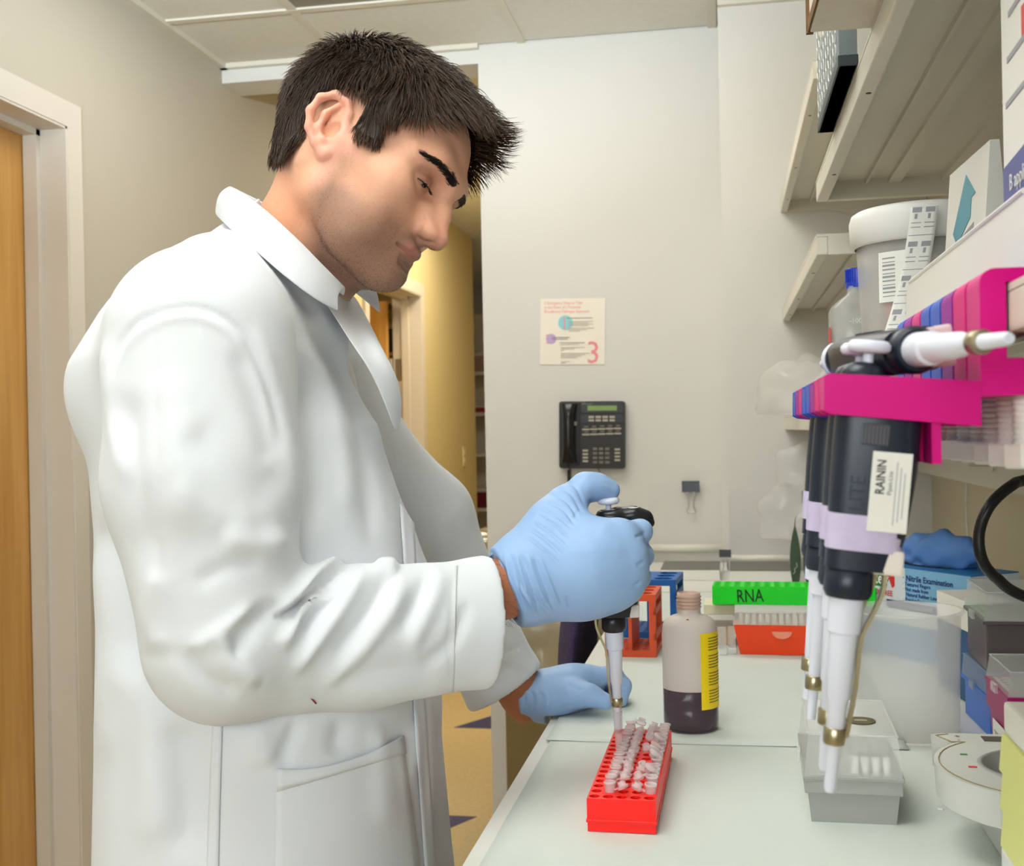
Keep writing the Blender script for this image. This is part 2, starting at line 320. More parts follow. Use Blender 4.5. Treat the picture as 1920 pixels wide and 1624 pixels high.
def liner(x0, x1, y0, y1, z, lab, seed):
    rg = np.random.default_rng(seed); nx, ny = 26, 40; G = []
    ph = rg.uniform(0, 6, 6)
    for j in range(ny+1):
        row = []
        for i in range(nx+1):
            x = x0+(x1-x0)*i/nx; y = y0+(y1-y0)*j/ny
            h = 0.00035*(math.sin(9*x+5*y+ph[0])+math.sin(17*y+ph[1])*math.sin(13*x+ph[2]))
            e = min(i, nx-i, 2*j, 2*(ny-j)); h += 0.0012*math.exp(-e)*max(0, math.sin(6*x+7*y+ph[3]))
            row.append((x, y-1.2, z+0.0008+h))
        G.append(row)
    t = tag(MB().grid(G).build('bench_liner', M_LINER, None, True), lab, 'bench paper', 'absorbent liners on the bench'); t.location = (0, 1.2, 0)
    sm = t.modifiers.new('thick', 'SOLIDIFY'); sm.thickness = 0.0008; sm.offset = -1
ZL = ZB+0.0022
liner(-0.221, 0.490, 0.62, 1.44, ZB+0.0012, 'pale green absorbent liner on the near bench under the red tube rack', 3)
liner(-0.226, 0.20, 1.42, 2.75, ZB+0.0030, 'pale cream absorbent liner on the far bench under the brown bottle', 4)
ZL2 = ZB+0.0042
# --- shelving on the right
M_SHELF = mat('shelf_metal', srgb(224, 218, 202), 0.42, noise=0.02, nscale=6)
M_SHELFU = M_SHELF
def shelf(name, lab, y0, y1, z, th, lip):
    """pressed metal shelf: board with a turned-down front lip, back lip and end lips, stiffening ribs beneath"""
    t = thing(name, lab, 'shelf', (0.15, (y0+y1)/2, z)); a = (y1-y0)/2; D = XR-0.15-0.002
    MB().box(0, D, -a, a, -0.004, 0).build('board', M_SHELF, t)
    MB().box(0, 0.018, -a, a, -lip, -0.004, 0.002).build('front_lip', M_SHELF, t)
    MB().box(0.018, D, a-0.016, a, -lip, -0.004).build('end_lip', M_SHELF, t); MB().box(0.018, D, -a, -a+0.016, -lip, -0.004).build('end_lip', M_SHELF, t)
    for x in (0.075, 0.11, 0.19): MB().box(x, x+(0.004 if x < 0.1 else 0.02), -a+0.016, a-0.016, -0.012, -0.004).build('rib', M_SHELF, t)
    for y in (-a*0.62, a*0.1, a*0.7): MB().lathe([(0.003, -lip-0.0006), (0.003, -lip+0.002)], 12, (0.010, y, 0)).build('rivet_hole', mat('hole_dark', (0.04, 0.035, 0.03), 0.6), t)
    return t
shelf('wall_shelf', 'topmost cream metal shelf of the far bay by the pilaster', 1.985, 3.198, 1.895, 0.03, 0.034)
shelf('wall_shelf', 'middle cream metal shelf of the far bay under the topmost one', 1.985, 3.198, 1.606, 0.03, 0.034)
shelf('wall_shelf', 'lowest far cream metal shelf, level with the phone, behind the pipettes', 1.985, 3.198, 1.318, 0.03, 0.034)
shelf('wall_shelf', 'large near cream metal shelf above the white bucket', 0.57, 1.972, 1.690, 0.03, 0.034)
shelf('wall_shelf', 'near cream metal shelf that the pipette holders clamp onto', 0.57, 1.972, 1.365, 0.025, 0.026)
# rear uprights that carry the shelves
for y, lab in ((3.19, 'slim white shelf upright in the far corner'), (1.978, 'slim white shelf upright between the two shelf bays'), (0.60, 'slim white shelf upright at the near end of the shelves')):
    t = thing('shelf_upright', lab, 'bracket post', (XR, y, 0))
    MB().box(-0.030, -0.001, -0.0055, 0.0055, 1.308, 2.30).build('channel', M_SHELF, t)
    for z in (1.57, 1.86):
        MB().prism([(-0.32, z+0.02), (-0.03, z+0.02), (-0.03, z-0.05)], -0.002, 0.002, 'y').build('arm', M_SHELF, t)
# raised cable duct on the right wall
dk = thing('cable_duct', 'cream wall duct with round valve under the near shelf', 'duct', (XR, 1.9, 1.17))
MB().box(-0.045, -0.001, -1.25, 1.28, 0.0, 0.135, 0.003).build('housing', M_SHELF, dk)
MB().lathe([(0.012, -0.09), (0.014, -0.05), (0.014, -0.045)], 18, (0, 0.35, 0.055), axis='x').build('valve_knob', mat('pale_knob', srgb(214, 208, 180), 0.4), dk, auto=40)
MB().lathe([(0.022, -0.051), (0.022, -0.045)], 20, (0, 0.35, 0.055), axis='x').build('valve_plate', M_SHELF, dk, auto=40)
sv = thing('conduit', 'pale vertical conduit on the right wall behind the black cable', 'conduit', (XR, 2.05, ZB+0.0005))
for k, y in enumerate((-0.03, 0.0, 0.03)): MB().box(-0.022 if k != 1 else -0.028, -0.001, y-0.012, y+0.012, 0, 0.258).build('channel', M_SHELF, sv)
# --- low cabinet and plastic drape at the far end, purple chair, hall drape
M_BRN = mat('brown_laminate', srgb(128, 108, 66), 0.5, noise=0.05, nscale=30)
t = thing('low_cabinet', 'brown low cabinet under plastic sheeting beside the back wall', 'cabinet', (-0.43, 3.2, 0))
MB().box(-0.155, 0.155, -0.19, 0.19, 0.06, 0.66, 0.003).build('body', M_BRN, t); MB().box(-0.145, 0.145, -0.17, 0.18, 0, 0.06).build('plinth', mat('plinth_dark', (0.04, 0.035, 0.03), 0.6), t)
for s in (0, 1):
    d = MB().box(-0.150+s*0.152, -0.002+s*0.152, -0.205, -0.19, 0.07, 0.655, 0.002).build('door', M_BRN, t); MB().tube([(-0.03+s*0.06, -0.204, 0.56), (-0.03+s*0.06, -0.222, 0.56), (-0.03+s*0.06, -0.222, 0.46), (-0.03+s*0.06, -0.204, 0.46)], 0.004, 8).build('handle', M_STEEL, d)
M_PLAS = mat('hazy_plastic', srgb(176, 164, 134), 0.22, alpha=0.72, spec=0.8)
def drape(name, lab, c, hx, hy, ztop, drop, seed, slope=0.0):
    """plastic sheet thrown over a box: top sheet with creases and hanging sides"""
    rg = np.random.default_rng(seed); nu, nv = 56, 56; G = []; K = [(rg.uniform(6, 40), rg.uniform(0, 6.3), rg.uniform(0, 3.14), rg.uniform(0.4, 1)) for _ in range(14)]
    for j in range(nv+1):
        row = []
        for i in range(nu+1):
            u = (i/nu*2-1)*1.0; v = (j/nv*2-1)*1.0; U = u*(hx+drop); W = v*(hy+drop)
            ox = max(0, abs(U)-hx); oy = max(0, abs(W)-hy)
            x = math.copysign(min(abs(U), hx)+0.12*ox, U); y = math.copysign(min(abs(W), hy)+0.12*oy, W)
            z = ztop-max(ox, oy)*0.97
            h = 0
            for kf, ph, an, am in K:
                s = math.sin(kf*(U*math.cos(an)+W*math.sin(an))*1.6+ph); h += am*(abs(s)**0.6*(1 if s > 0 else -0.6))
            h *= 0.0035
            if ox > 0 or oy > 0: x += h*1.4*(1 if U > 0 else -1)*(ox > oy); y += h*1.4*(1 if W > 0 else -1)*(oy >= ox)
            else: z += h+0.004
            row.append((x, y, z+slope*U))
        G.append(row)
    o = MB().grid(G).build(name, M_PLAS, None, True); o.location = c; tag(o, lab, 'plastic sheet'); return o
t = thing('supply_carton', 'plastic-wrapped carton standing on the low brown cabinet', 'box', (-0.43, 3.2, 0.6605))
MB().box(-0.13, 0.13, -0.165, 0.165, 0, 0.20, 0.004).build('body', mat('tan_carton', srgb(176, 158, 116), 0.7), t); MB().box(-0.025, 0.025, -0.1665, 0.1665, 0.05, 0.2015).build('tape_strip', MATS['kraft_tape'], t)
drape('plastic_sheet', 'crumpled clear plastic sheeting over the carton at the bench end', (-0.43, 3.2, 0), 0.160, 0.20, 0.872, 0.24, 5)
t = thing('hall_stand', 'narrow pedestal stand under plastic in the hall beyond the white wall', 'stand', (-0.72, 3.85, 0))
MB().box(-0.14, 0.14, -0.18, 0.18, 0.84, 0.89, 0.004).build('stand_top', M_BRN, t); MB().box(-0.02, 0.10, -0.06, 0.06, 0.03, 0.84).build('pedestal', M_BRN, t); MB().box(-0.06, 0.16, -0.16, 0.16, 0.0, 0.03).build('foot_plate', M_BRN, t)
drape('plastic_sheet', 'hazy plastic sheeting over the stand in the hall', (-0.72, 3.85, 0), 0.165, 0.205, 0.945, 0.10, 9)
# purple chair at the bench end
M_PURP = mat('purple_fabric', srgb(66, 58, 96), 0.9, noise=0.25, nscale=160, bump=0.5, bscale=420)
ch = thing('swivel_chair', 'dark purple fabric swivel chair tucked against the far bench', 'chair', (-0.02, 2.44, 0))
bk = []
for j in range(15):
    a = j/14; z = 0.56+a*0.46; wv = 0.21*(0.72+0.28*math.sin(math.pi*min(1, 0.18+a*0.72))) ; row = []
    for i in range(25):
        u = (i/24*2-1); row.append((-0.300+0.045*u*u-0.035*math.sin(3.0*a), u*wv, z))
    bk.append(row)
n = len(bk[0]); back = MB().grid(bk).grid([[(p[0]+0.040*(1-abs(2*i/24-1)**4)+0.008, p[1], p[2]) for i, p in enumerate(r)] for r in bk])
V = back.V; base2 = 15*25; edge = [i for i in range(25)]+[25*k+24 for k in range(1, 15)]+[14*25+i for i in range(23, -1, -1)]+[25*k for k in range(13, 0, -1)]
for q in range(len(edge)): back.F.append((edge[q], edge[(q+1) % len(edge)], base2+edge[(q+1) % len(edge)], base2+edge[q]))
o = back.build('backrest', M_PURP, ch, True); o.rotation_euler = (0, 0, math.radians(0))
MB().box(-0.20, 0.23, -0.22, 0.22, 0.44, 0.52, 0.03).build('seat', M_PURP, ch, auto=50)
MB().tube(spline([(0.0, 0, 0.43), (-0.24, 0, 0.43), (-0.285, 0, 0.50), (-0.30, 0, 0.66)], 6), 0.014, 10).build('back_bar', mat('black_plastic', (0.012, 0.012, 0.013), 0.45), ch, True)
MB().lathe([(0.045, 0.40), (0.03, 0.38), (0.024, 0.37), (0.024, 0.12), (0.04, 0.1), (0.04, 0.07)], 18).build('gas_post', MATS['black_plastic'], ch, auto=35)
for k in range(5):
    a = k*2*math.pi/5+0.3; ca, sa = math.cos(a), math.sin(a)
    MB().tube([(0.03*ca, 0.03*sa, 0.095), (0.16*ca, 0.16*sa, 0.08), (0.26*ca, 0.26*sa, 0.065)], [0.02, 0.018, 0.013], 10).build('foot_arm', MATS['black_plastic'], ch, True)
    MB().lathe([(0.016, -0.012), (0.026, -0.01), (0.026, 0.01), (0.016, 0.012)], 16, (0.26*ca, 0.26*sa, 0.026), axis='y').build('caster', MATS['black_plastic'], ch, auto=35)
# ================================================================ things standing on the bench
def plast(name, c, rough=0.35, alpha=None, spec=0.5): return mat(name, c, rough, alpha=alpha, spec=spec)
M_CLEAR = plast('clear_plastic', (0.86, 0.87, 0.85), 0.25, 0.30); M_CLEAR2 = plast('frosted_plastic', (0.88, 0.87, 0.84), 0.35, 0.34)
M_INK = mat('black_ink', (0.015, 0.015, 0.016), 0.6); M_WHITEP = plast('white_plastic', srgb(238, 236, 230), 0.35); M_PAPERW = mat('white_paper', srgb(240, 238, 230), 0.8)
# --- perforated block: top plate with round holes, side walls and floor
def holed(x0, x1, y0, y1, z0, z1, nx, ny, rr, n=12, depth=None):
    mb = MB(); px, py = (x1-x0)/nx, (y1-y0)/ny; depth = depth or (z1-z0)*0.85
    for i in range(nx):
        for j in range(ny):
            cx, cy = x0+(i+0.5)*px, y0+(j+0.5)*py; sq = []; ci = []
            for k in range(n):
                a = 2*math.pi*(k+0.5)/n; c, s = math.cos(a), math.sin(a); q = max(abs(c)/(px/2), abs(s)/(py/2))
                sq.append((cx+c/q, cy+s/q, z1)); ci.append((cx+rr*c, cy+rr*s, z1))
            lo = [(p[0], p[1], z1-depth) for p in ci]; V = sq+ci+lo
            # corners so neighbouring cells close up
            Fc = [(k, (k+1) % n, n+(k+1) % n, n+k) for k in range(n)]+[(n+k, n+(k+1) % n, 2*n+(k+1) % n, 2*n+k) for k in range(n)]+[tuple(2*n+k for k in range(n))]
            mb.add(V, Fc)
            for k in range(n):   # fill the cell corner between two square points on different sides
                a, b = sq[k], sq[(k+1) % n]
                if abs(a[0]-b[0]) > 1e-9 and abs(a[1]-b[1]) > 1e-9:
                    cxn = cx+math.copysign(px/2, a[0]+b[0]-2*cx); cyn = cy+math.copysign(py/2, a[1]+b[1]-2*cy); mb.add([a, (cxn, cyn, z1), b], [(0, 1, 2)])
    V = [(x0, y0, z0), (x1, y0, z0), (x1, y1, z0), (x0, y1, z0), (x0, y0, z1), (x1, y0, z1), (x1, y1, z1), (x0, y1, z1)]
    mb.add(V, [(0, 1, 5, 4), (1, 2, 6, 5), (2, 3, 7, 6), (3, 0, 4, 7), (3, 2, 1, 0)])
    return mb
M_RED = mat('red_rack_plastic', srgb(255, 22, 8), 0.4, sss=0.1); M_RED.node_tree.nodes['Principled BSDF'].inputs['Subsurface Radius'].default_value = (0.01, 0.001, 0.001)
RX0, RX1, RY0, RY1 = -0.1365, -0.0715, 1.102, 1.365
rack = thing('tube_rack', 'red plastic microtube rack under the pipette tip', 'tube rack', ((RX0+RX1)/2, (RY0+RY1)/2, ZL), math.radians(-0.5))
hx, hy = (RX1-RX0)/2, (RY1-RY0)/2
o = holed(-hx, hx, -hy, hy, 0.0095, 0.031, 5, 16, 0.0051, 12, 0.018).build('rack_body', M_RED, rack)
MB().box(-hx-0.0009, hx+0.0009, -hy-0.0009, hy+0.0009, 0.0085, 0.0115, 0.0006).build('rim_band', M_RED, rack); MB().box(-hx+0.0004, hx-0.0004, -hy+0.0004, hy-0.0004, 0, 0.0088).build('rack_foot', M_RED, rack)
# microtubes, each with its flipped cap on a strap
M_TUBE = mat('tube_plastic', (0.96, 0.84, 0.83), 0.22, alpha=0.42, spec=0.6)  # pinkish cast from the red rack put into the tube colour
def make_tube(lab):
    t = thing('microtube', lab, 'microtube', (0, 0, 0))
    MB().lathe([(0.0047, -0.014), (0.0050, 0.0), (0.0050, 0.0085), (0.0062, 0.0088), (0.0062, 0.0108), (0.0049, 0.0110), (0.0045, 0.0095), (0.0042, -0.012)], 16, cap=False).build('tube_body', M_TUBE, t, True)
    c = MB().lathe([(0.0004, 0.0028), (0.0056, 0.0028), (0.0058, 0.0006), (0.0060, 0.0), (0.0040, -0.0002), (0.0040, -0.0040), (0.0032, -0.0042), (0.0030, -0.0006), (0.0004, -0.0006)], 16, cap=False).build('cap', M_TUBE, t, True)
    MB().box(-0.0085, -0.0052, -0.0022, 0.0022, 0.0004, 0.0014).build('strap', M_TUBE, c)
    return t
proto = make_tube('pale microtube'); first = True; px5 = 2*hx/5; py16 = 2*hy/16; rs = random.Random(4)
spots = [(1, j, 'L') for j in range(1, 16)]+[(4, j, 'R') for j in range(1, 16)]
ORD = ['nearest', 'second', 'third', 'fourth', 'fifth', 'sixth', 'seventh', 'eighth', 'ninth', 'tenth', 'eleventh', 'twelfth', 'thirteenth', 'fourteenth', 'farthest']
for i, j, s in spots:
    t = proto if first else copy_tree(proto); first = False
    lx, ly = -hx+(i+0.5)*px5, -hy+(j+0.5)*py16
    a = rack.rotation_euler.z; t.location = (rack.location.x+lx*math.cos(a)-ly*math.sin(a), rack.location.y+lx*math.sin(a)+ly*math.cos(a), ZL+0.031+rs.uniform(-0.002, 0.001))
    t.rotation_euler = (rs.uniform(-0.06, 0.06), rs.uniform(-0.06, 0.06), (0 if s == 'L' else math.pi)+rs.uniform(-0.35, 0.35))
    t['label'] = '%s open microtube of the %s row in the red rack' % (ORD[j-1], 'left' if s == 'L' else 'right'); t['group'] = 'microtubes in the red rack'
    for c in t.children:
        if c.name.startswith('cap'):
            op = s == 'L' or rs.random() < 0.55; tl = rs.uniform(-0.45, 0.35)
            c.location = (0.0128, 0, 0.0095+0.004*tl) if op else (0.0030, 0, 0.0150)
            c.rotation_euler = (math.pi+rs.uniform(-0.25, 0.25), tl, rs.uniform(-0.2, 0.2)) if op else (0, -0.55, 0)
# --- bottle of brown-purple liquid
M_HDPE = mat('bottle_dry', srgb(226, 212, 202), 0.5, alpha=0.80); M_HDPEW = mat('bottle_wet', srgb(120, 104, 112), 0.35, alpha=0.32)
bl = thing('reagent_bottle', 'open hazy plastic bottle holding dark purple-brown liquid', 'bottle', (-0.052, 1.492, ZL2))
LV = 0.052
MB().lathe([(0.0315, 0.0), (0.0340, 0.004), (0.0345, 0.012), (0.0345, LV)], 48, cap=False).build('lower_wall', M_HDPEW, bl, True)
b2 = MB().lathe([(0.0345, LV), (0.0345, 0.120), (0.0335, 0.130), (0.0295, 0.1375), (0.0220, 0.1415), (0.0155, 0.1435), (0.0145, 0.146), (0.0145, 0.150)], 48, cap=False).build('upper_wall', M_HDPE, bl, True)
nk = [(0.0145, 0.150)]
for k in range(4): nk += [(0.0145, 0.1515+k*0.0042), (0.0160, 0.1530+k*0.0042), (0.0145, 0.1545+k*0.0042)]
nk += [(0.0145, 0.1705), (0.0125, 0.1710), (0.0120, 0.150)]
MB().lathe(nk, 36, cap=False).build('threaded_neck', mat('neck_plastic', srgb(226, 190, 172), 0.45, alpha=0.85), bl, True)
MB().lathe([(0.030, 0.0012), (0.0330, 0.005), (0.0335, 0.012), (0.0335, LV), (0.002, LV)], 40).build('liquid', mat('purple_brown_liquid', srgb(52, 30, 44), 0.15), bl, True)
MB().lathe([(0.0012, 0.0), (0.0016, 0.0006), (0.0006, 0.0012)], 10, (-0.001, -0.0250, 0.1400)).build('drip_spot', mat('drip_red', srgb(190, 60, 30), 0.3), bl, True)
a0, a1 = -66, 6; lab = MB(); G = []
for z in [0.030+0.094*k/6 for k in range(7)]:
    G.append([(0.0352*math.cos(math.radians(a)), 0.0352*math.sin(math.radians(a)), z) for a in np.linspace(a0, a1, 14)])
yl = lab.grid(G).build('label', mat('yellow_label', srgb(250, 214, 10), 0.5), bl, True)
for blk in range(4):
    for r in range(5):
        z = 0.118-blk*0.0215-r*0.0036; e = a1-6-(14 if r == 4 else 0)
        MB().grid([[(0.03535*math.cos(math.radians(a)), 0.03535*math.sin(math.radians(a)), zz) for a in np.linspace(a0+18, e, 9)] for zz in (z, z-0.0011)]).build('text_line', mat('label_ink', srgb(96, 84, 20), 0.6), yl)
# --- orange-red and blue four-way racks
M_ORG = mat('orange_red_plastic', srgb(226, 84, 40), 0.45); M_BLUE = mat('blue_rack_plastic', srgb(20, 96, 176), 0.45)
def fourway(name, lab, loc, rz, m, w_=0.085, d_=0.115, h_=0.104, grid=False):
    t = thing(name, lab, 'tube rack', loc, rz, 'four-way tube racks'); b = 0.011
    tp = holed(-w_/2, w_/2, -d_/2, d_/2, h_-b, h_, 2, 3, 0.0145, 18, b*1.0) if not grid else holed(-w_/2, w_/2, -d_/2, d_/2, h_-b, h_, 2, 3, 0.0175, 8, b)
    tp.build('top_plate', m, t); holed(-w_/2, w_/2, -d_/2, d_/2, 0, b, 6, 7, 0.0045, 10, b*0.9).build('base_plate', m, t)
    for s in (-1, 1):
        for u in (-1, 1): MB().box(s*w_/2-(b if s > 0 else 0), s*w_/2+(0 if s > 0 else b), u*d_/2-(b if u > 0 else 0), u*d_/2+(0 if u > 0 else b), b, h_-b).build('corner_post', m, t)
    MB().box(-b*0.25, b*0.25, -d_/2, d_/2, b, h_-b).build('divider', m, t)
    for u in (0.33, 0.72):   # side rail with round openings
        MB().box(w_/2-0.004, w_/2, -d_/2, d_/2, h_*u-0.006, h_*u+0.006).build('side_rail', m, t)
    return t
fourway('tube_rack', 'orange-red four-way tube rack behind the pipette hand', (-0.163, 2.005, ZL2), math.radians(-2), M_ORG)
fourway('tube_rack', 'blue four-way tube rack behind the orange-red one', (-0.142, 2.19, ZL2), math.radians(-4), M_BLUE, 0.100, 0.125, 0.106, True)
# --- orange-red tip box, small boxes and the green rack lying on top
M_ORB = mat('vermilion_plastic', srgb(250, 72, 20), 0.4)
tb = thing('tube_box', 'orange-red storage box with clear lid and rows of tubes under green rack', 'storage box', (0.083, 2.045, ZL2), math.radians(-1))
MB().frustum((-0.068, 0.068, -0.058, 0.058), (-0.078, 0.078, -0.066, 0.066), 0, 0.050).build('box_base', M_ORB, tb)
MB().frustum((-0.079, 0.079, -0.067, 0.067), (-0.076, 0.076, -0.064, 0.064), 0.0505, 0.074).build('clear_lid', M_CLEAR2, tb)
MB().prism([(0.016*math.cos(math.radians(a)), 0.040+0.012*math.sin(math.radians(a))*1.0) for a in range(180, 361, 12)], -0.0685, -0.064, 'y').build('latch_tab', mat('latch_pink', srgb(246, 150, 120), 0.4), tb)
for k in range(13):
    for r in range(2): MB().lathe([(0.0042, 0.0), (0.0042, 0.012), (0.0030, 0.013)], 10, (-0.066+k*0.011, -0.055+r*0.02, 0.0505)).build('stored_tube', mat('stored_tube', srgb(226, 222, 200), 0.4), tb, auto=40)
sb = thing('small_box', 'small clear box with amber contents left of the orange-red box', 'box', (-0.018, 2.115, ZL2))
MB().box(-0.026, 0.022, -0.040, 0.040, 0.0, 0.030).build('amber_block', mat('amber', srgb(214, 172, 96), 0.5), sb); MB().box(-0.0275, 0.0235, -0.0415, 0.0415, -0.0, 0.052, 0.002).build('case', M_CLEAR, sb); MB().box(-0.0285, 0.0245, -0.0425, 0.0425, 0.052, 0.070, 0.002).build('lid', mat('cream_lid', srgb(236, 226, 196), 0.4), sb)
for k, (x, y) in enumerate(((-0.0155, 1.985), (0.0005, 1.995))):
    t = thing('cuvette', ('left' if k == 0 else 'right')+' one of two clear cuvettes standing between bottle and orange-red box', 'cuvette', (x, y, ZL2), 0.1, 'clear cuvettes')
    MB().box(-0.006, 0.006, -0.006, 0.006, 0.010, 0.045).build('cell', M_CLEAR, t); MB().box(-0.0068, 0.0068, -0.0068, 0.0068, 0, 0.010, 0.0008).build('foot', M_WHITEP, t)
M_GRN = mat('green_rack_plastic', srgb(6, 224, 26), 0.4)
gr = thing('tube_rack', 'bright green rack marked RNA resting on the boxes', 'tube rack', (0.105, 2.075, ZL2+0.0745), math.radians(-2.0))
holed(-0.135, 0.135, -0.034, 0.034, 0.0, 0.031, 16, 4, 0.0062, 10, 0.028).build('rack_body', M_GRN, gr)
for k in range(33): MB().box(-0.133+k*0.0083-0.0012, -0.133+k*0.0083+0.0012, -0.0352, -0.034, 0.001, 0.029).build('side_rib', M_GRN, gr)
text('marker_lettering', 'RNA', 0.031, mat('marker_green_black', srgb(16, 70, 24), 0.6), gr, frame((-0.094, -0.0356, 0.004), (1, 0, 0.04), (0, 0, 1)), 0.0001, 'LEFT', 0.72, 0.0002)
# --- clear beaker
bk = thing('beaker', 'large hazy clear plastic beaker behind the hanging pipettes', 'beaker', (0.213, 1.515, ZB+0.0005))
MB().lathe([(0.054, 0.0), (0.0575, 0.003), (0.0600, 0.010), (0.0640, 0.146), (0.0675, 0.150), (0.0675, 0.153), (0.0625, 0.1525), (0.0585, 0.012), (0.052, 0.005), (0.001, 0.004)], 56, cap=False).build('beaker_wall', mat('beaker_plastic', (0.92, 0.91, 0.88), 0.3, alpha=0.27), bk, True)
# --- tip boxes
def tipbox(lab, loc, wd, dp, zb, zl, mbase, mlid, rz=0.0, band=True, disc=False, holes=True, ins=0.004):
    t = thing('tip_box', lab, 'tip box', (loc[0], loc[1], loc[2]), rz, 'pipette tip boxes'); a, b = wd/2, dp/2
    if band:
        MB().frustum((-a+0.006, a-0.006, -b+0.006, b-0.006), (-a+0.003, a-0.003, -b+0.003, b-0.003), 0, zb*0.62).build('box_base', mbase, t)
        MB().box(-a, a, -b, b, zb*0.62, zb-0.004, 0.0012).build('base_band', mbase, t)
    else: MB().box(-a+0.003, a-0.003, -b+0.003, b-0.003, 0, zb-0.004, 0.0015).build('box_base', mbase, t)
    MB().box(-a-0.0015, a+0.0015, -b-0.0015, b+0.0015, zb-0.004, zb, 0.0008).build('base_rim', mbase, t)
    # hollow lid: outer skin only, open below
    V = [(-a, -b, zb), (a, -b, zb), (a, b, zb), (-a, b, zb), (-a+ins, -b+ins, zl), (a-ins, -b+ins, zl), (a-ins, b-ins, zl), (-a+ins, b-ins, zl)]
    MB().add(V, [(0, 1, 5, 4), (1, 2, 6, 5), (2, 3, 7, 6), (3, 0, 4, 7), (4, 5, 6, 7)]).build('lid', mlid, t)
    MB().tube([V[4], V[5], V[6], V[7], V[4]], 0.0012, 6).build('lid_edge', mlid, t)
    MB().box(-a-0.0045, -a-0.001, -0.012, 0.012, zb-0.006, zb+0.004, 0.0008).build('hinge', mlid, t)
    if holes:
        holed(-a+0.006, a-0.006, -b+0.006, b-0.006, zb-0.0035, zb+0.0005, 8, 8 if dp < 0.12 else 10, 0.0032, 8, 0.003).build('tip_tray', mat('tip_tray', srgb(176, 176, 168), 0.5), t)
        for k in range(4):
            for r in range(2): MB().lathe([(0.0034, 0.0), (0.0040, 0.012), (0.0036, 0.0125)], 10, (a-0.013-k*0.0098, -b+0.013+r*0.0105, zb)).build('tip', M_WHITEP, t, auto=40)
    if disc: d = MB().lathe([(0.0145, zl+0.0003), (0.0145, zl+0.0016)], 28, (0.012, -b*0.25, 0), sy=1.0).build('round_sticker', mat('bronze_sticker', srgb(92, 84, 56), 0.35), t); MB().box(0.006, 0.018, -b*0.25-0.003, -b*0.25+0.003, zl+0.0016, zl+0.0019).build('sticker_bar', mat('sticker_pale', srgb(170, 162, 130), 0.4), d)
    return t
M_GREY = mat('grey_box_plastic', srgb(160, 160, 154), 0.4); M_DGREY = mat('smoke_plastic', srgb(96, 88, 84), 0.3, alpha=0.9); M_BBOX = mat('cobalt_plastic', srgb(36, 110, 214), 0.4); M_MAG = mat('magenta_box', srgb(156, 6, 92), 0.35)
tipbox('grey tip box with clear lid and round bronze sticker at the front', (0.113, 1.228, ZL), 0.090, 0.158, 0.046, 0.084, M_GREY, M_CLEAR2, math.radians(-1.5), True, True)
tipbox('cobalt blue tip box at the bottom of the right stack', (0.362, 1.56, ZB+0.0005), 0.125, 0.135, 0.052, 0.078, M_BBOX, mat('blue_clear', srgb(150, 176, 206), 0.3, alpha=0.6), math.radians(2), False, False, False, 0.002)
tipbox('smoky grey tip box with clear lid on top of the cobalt one', (0.362, 1.558, ZB+0.0795), 0.122, 0.130, 0.062, 0.096, M_DGREY, M_CLEAR, math.radians(-1), False, False, True)
tipbox('magenta tip box with clear lid in front of the stack', (0.349, 1.385, ZB+0.0005), 0.118, 0.112, 0.086, 0.112, M_MAG, M_CLEAR, 0.0, True, False, True)
s_ = thing('paper_label', 'torn white label reading 200 stuck low on the magenta tip box', 'label', (0.2925, 1.385, ZB+0.012))
MB().box(-0.0012, -0.0004, -0.050, 0.030, 0, 0.032).build('paper', M_PAPERW, s_); text('pencil_number', '200 µl', 0.014, mat('pencil', srgb(150, 146, 140), 0.7), s_, frame((-0.0014, 0.022, 0.012), (0, -1, 0), (0, 0, 1)), 0.0001)
# --- glove box, gloves and leaning blue carton
M_GBX = mat('glove_box_card', srgb(226, 234, 238), 0.45); M_GBL = mat('glove_box_blue', srgb(40, 130, 196), 0.45); M_NAVY = mat('navy_print', srgb(34, 44, 120), 0.5)
gx = thing('glove_box', 'white and blue nitrile glove carton behind the beaker', 'glove box', (0.280, 1.985, ZB+0.0005), math.radians(-55))
MB().box(-0.135, 0.135, 0.0, 0.105, 0, 0.147, 0.0015).build('carton', M_GBX, gx)
MB().box(-0.134, 0.134, 0.002, 0.103, 0.1465, 0.1485).build('blue_top', M_GBL, gx)
MB().box(-0.002, 0.1352, -0.0004, 0.0, 0.095, 0.1468).build('blue_print', mat('pale_blue_print', srgb(132, 190, 226), 0.45), gx)
MB().box(-0.045, 0.1352, -0.0006, 0.0, 0.0795, 0.0925).build('navy_band', M_NAVY, gx); MB().box(-0.1352, 0.1352, -0.0005, 0.0, 0.0, 0.055).build('blue_base', M_GBL, gx)
lp = MB().prism([(-0.128, 0.112), (-0.046, 0.112), (-0.034, 0.138), (-0.128, 0.138)], -0.0007, 0.0, 'y').build('green_print', mat('green_print', srgb(40, 130, 60), 0.5), gx)
MB().prism([(-0.044, 0.138), (-0.026, 0.138), (-0.026, 0.116), (-0.031, 0.112)], -0.0009, 0.0, 'y').build('red_print', mat('red_print', srgb(216, 50, 50), 0.5), gx)
TX = lambda s, x, z, sz, m, b=0.0: text('lettering', s, sz, m, gx, frame((x, -0.0011, z), (1, 0, 0), (0, 0, 1)), 0.0001, 'LEFT', 0.95, b)
TX('lotex', -0.094, 0.1165, 0.028, M_WHITEP, 0.0005); TX('LATEX-FREE', -0.094, 0.0985, 0.0125, MATS['red_print'], 0.0002)
TX('· Nitrile Examination', -0.006, 0.1275, 0.0135, M_NAVY, 0.0002)
